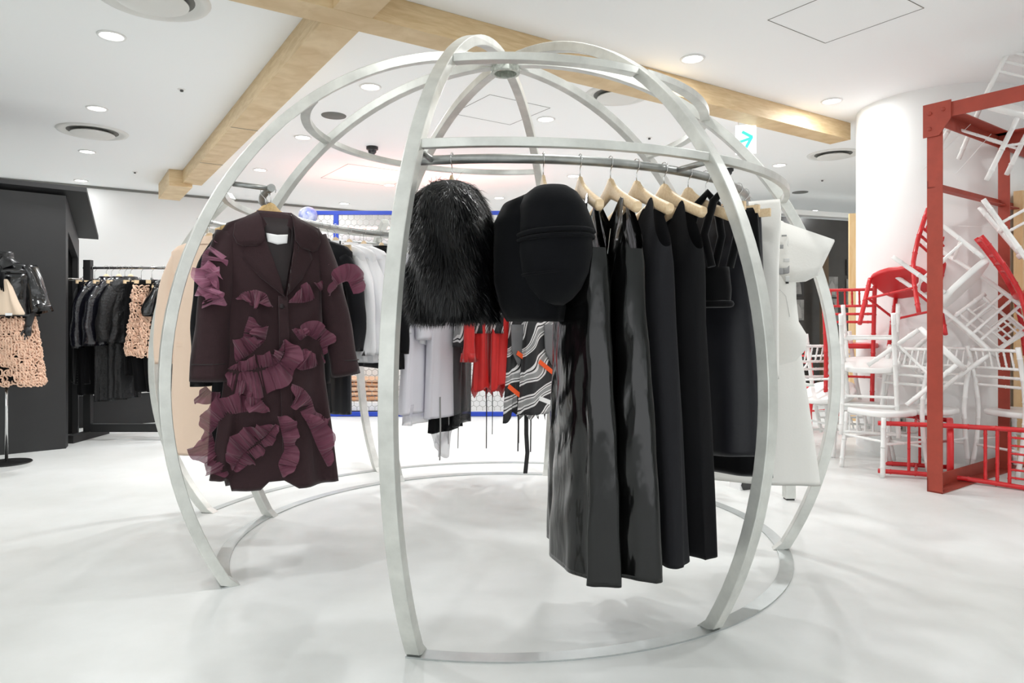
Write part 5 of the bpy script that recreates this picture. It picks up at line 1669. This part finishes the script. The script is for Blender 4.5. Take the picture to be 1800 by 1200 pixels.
# mannequin at the left edge
MX, MY = -3.93, 5.36
mq = thing('mannequin', 'headless black mannequin on a chrome pole with round base at the left edge', 'mannequin', (MX, MY, 0))
MB().lathe([(0.0, 0.0), (0.165, 0.0), (0.17, 0.004), (0.165, 0.010), (0.02, 0.014), (0.0, 0.014)], n=40).build('base', 'black_metal', mq)
MB().tube([(0, 0, 0.012), (0, 0, 0.85)], 0.011, n=12).build('pole', 'chrome', mq)
loft([(1.640, -0.045, 0.045, 0.045), (1.59, -0.05, 0.05, 0.05), (1.555, -0.10, 0.10, 0.06), (1.52, -0.17, 0.17, 0.075), (1.40, -0.165, 0.165, 0.10), (1.2, -0.13, 0.13, 0.095), (1.05, -0.165, 0.165, 0.11), (0.85, -0.16, 0.16, 0.105)], k=2, amp=0.0, seed=1, power=0.95).build('torso', 'plastic_black', mq)
for sgn in (-1, 1):
    am = MB().tube([(sgn * 0.17, 0, 1.49), (sgn * 0.20, -0.01, 1.30), (sgn * 0.205, -0.03, 1.15), (sgn * 0.20, -0.05, 1.06)], [0.045, 0.04, 0.033, 0.024], n=12)
    arm = am.build('arm', 'plastic_black', mq)
    hd = MB().tube([(sgn * 0.20, -0.05, 1.07), (sgn * 0.202, -0.055, 1.03), (sgn * 0.203, -0.06, 0.99)], [0.022, 0.030, 0.024], n=10)
    for f_ in range(4):
        hd.tube([(sgn * 0.203, -0.035 - 0.016 * f_, 1.0), (sgn * 0.200, -0.04 - 0.016 * f_, 0.965), (sgn * 0.188, -0.045 - 0.014 * f_, 0.938 + 0.006 * abs(f_ - 1))], [0.0085, 0.008, 0.006], n=6)
    hd.tube([(sgn * 0.195, -0.085, 1.035), (sgn * 0.185, -0.10, 1.0), (sgn * 0.178, -0.10, 0.975)], [0.009, 0.008, 0.006], n=6)
    hd.build('hand', 'plastic_black', arm)
jk = thing('leather_jacket', 'black leather jacket with belt and flared sleeves on the mannequin', 'jacket', (MX, MY, 0))
loft([(1.555, -0.12, 0.12, 0.075), (1.53, -0.19, 0.19, 0.095), (1.44, -0.215, 0.215, 0.135), (1.25, -0.21, 0.21, 0.14), (1.14, -0.23, 0.23, 0.15)], k=4, amp=0.008, seed=401, wr=0.006, inner=0.03).build('jacket_body', 'black_leather', jk)
for sgn in (-1, 1):
    sleeve([(sgn * 0.17, 0, 1.52), (sgn * 0.235, 0, 1.38), (sgn * 0.255, -0.01, 1.27), (sgn * 0.275, -0.01, 1.17)], [0.06, 0.062, 0.06, 0.085], [0.07, 0.065, 0.06, 0.08], fold=0.006, seed=402).build('sleeve', 'black_leather', jk)
    plate([(sgn * 0.03, 1.60), (sgn * 0.10, 1.575), (sgn * 0.14, 1.53), (sgn * 0.07, 1.50), (sgn * 0.02, 1.545)], lambda x, z: -0.085 - 0.05 * (1.6 - z) / 0.1, 0.0, 0.008, flip=-1).build('collar', 'black_leather', jk)
blt = band(1.485, 0, 0.006, 0.0, -0.212, 0.212, 0.132, 0.0)
blt.v = [(x, y, 1.485 + (z - 1.485) * 3.2) for x, y, z in blt.v]
blt.build('belt', 'black_leather', jk)
bk_ = MB()
for a, b in (((-0.022, 1.455), (0.022, 1.455)), ((0.022, 1.455), (0.022, 1.52)), ((0.022, 1.52), (-0.022, 1.52)), ((-0.022, 1.52), (-0.022, 1.455)), ((0, 1.455), (0, 1.52))):
    bk_.bar((a[0] + 0.03, -0.143, a[1]), (b[0] + 0.03, -0.143, b[1]), 0.006, 0.006)
bk_.build('buckle', 'chrome', jk, 'silver square buckle')
emb = MB()
for x0, z0, x1, z1 in ((-0.09, 1.24, -0.03, 1.24), (-0.09, 1.275, -0.03, 1.275), (-0.09, 1.31, -0.03, 1.31), (-0.03, 1.24, -0.03, 1.31), (-0.09, 1.24, -0.09, 1.31), (-0.06, 1.275, -0.06, 1.31)):
    emb.bar((x0, -0.148, z0), (x1, -0.148, z1), 0.003, 0.006)
emb.build('stitched_motif', 'white_card', jk, 'white stitched square motif')
sk = thing('loop_knit_skirt', 'peach loop-knit skirt on the mannequin', 'skirt', (MX, MY, 0))
loop_knit(sk, [(1.13, -0.17, 0.17, 0.12), (0.9, -0.20, 0.205, 0.14), (0.615, -0.225, 0.24, 0.155)], 720, 360, r0=0.021)
po_ = thing('peach_pouch', 'small peach satin pouch with black tassel on the mannequin chest', 'pouch', (MX + 0.10, MY - 0.15, 0))
loft([(1.42, -0.015, 0.015, 0.012), (1.36, -0.05, 0.05, 0.03), (1.26, -0.085, 0.09, 0.035), (1.165, -0.125, 0.14, 0.035), (1.15, -0.12, 0.135, 0.03)], k=5, amp=0.012, seed=411, p2=0.8).build('pouch_body', 'peach_satin', po_)
for q in range(3):
    MB().tube([(-0.015 + 0.012 * q, -0.03, 1.47), (-0.02 + 0.015 * q, -0.045, 1.40), (-0.01 + 0.016 * q, -0.045, 1.345 - 0.01 * q)], [0.008, 0.010, 0.004], n=7).build('tassel', 'black_deep', po_)
MB().box((0.055, -0.038, 1.155), (0.05, 0.003, 0.02)).build('hem_label', 'white_card', po_)
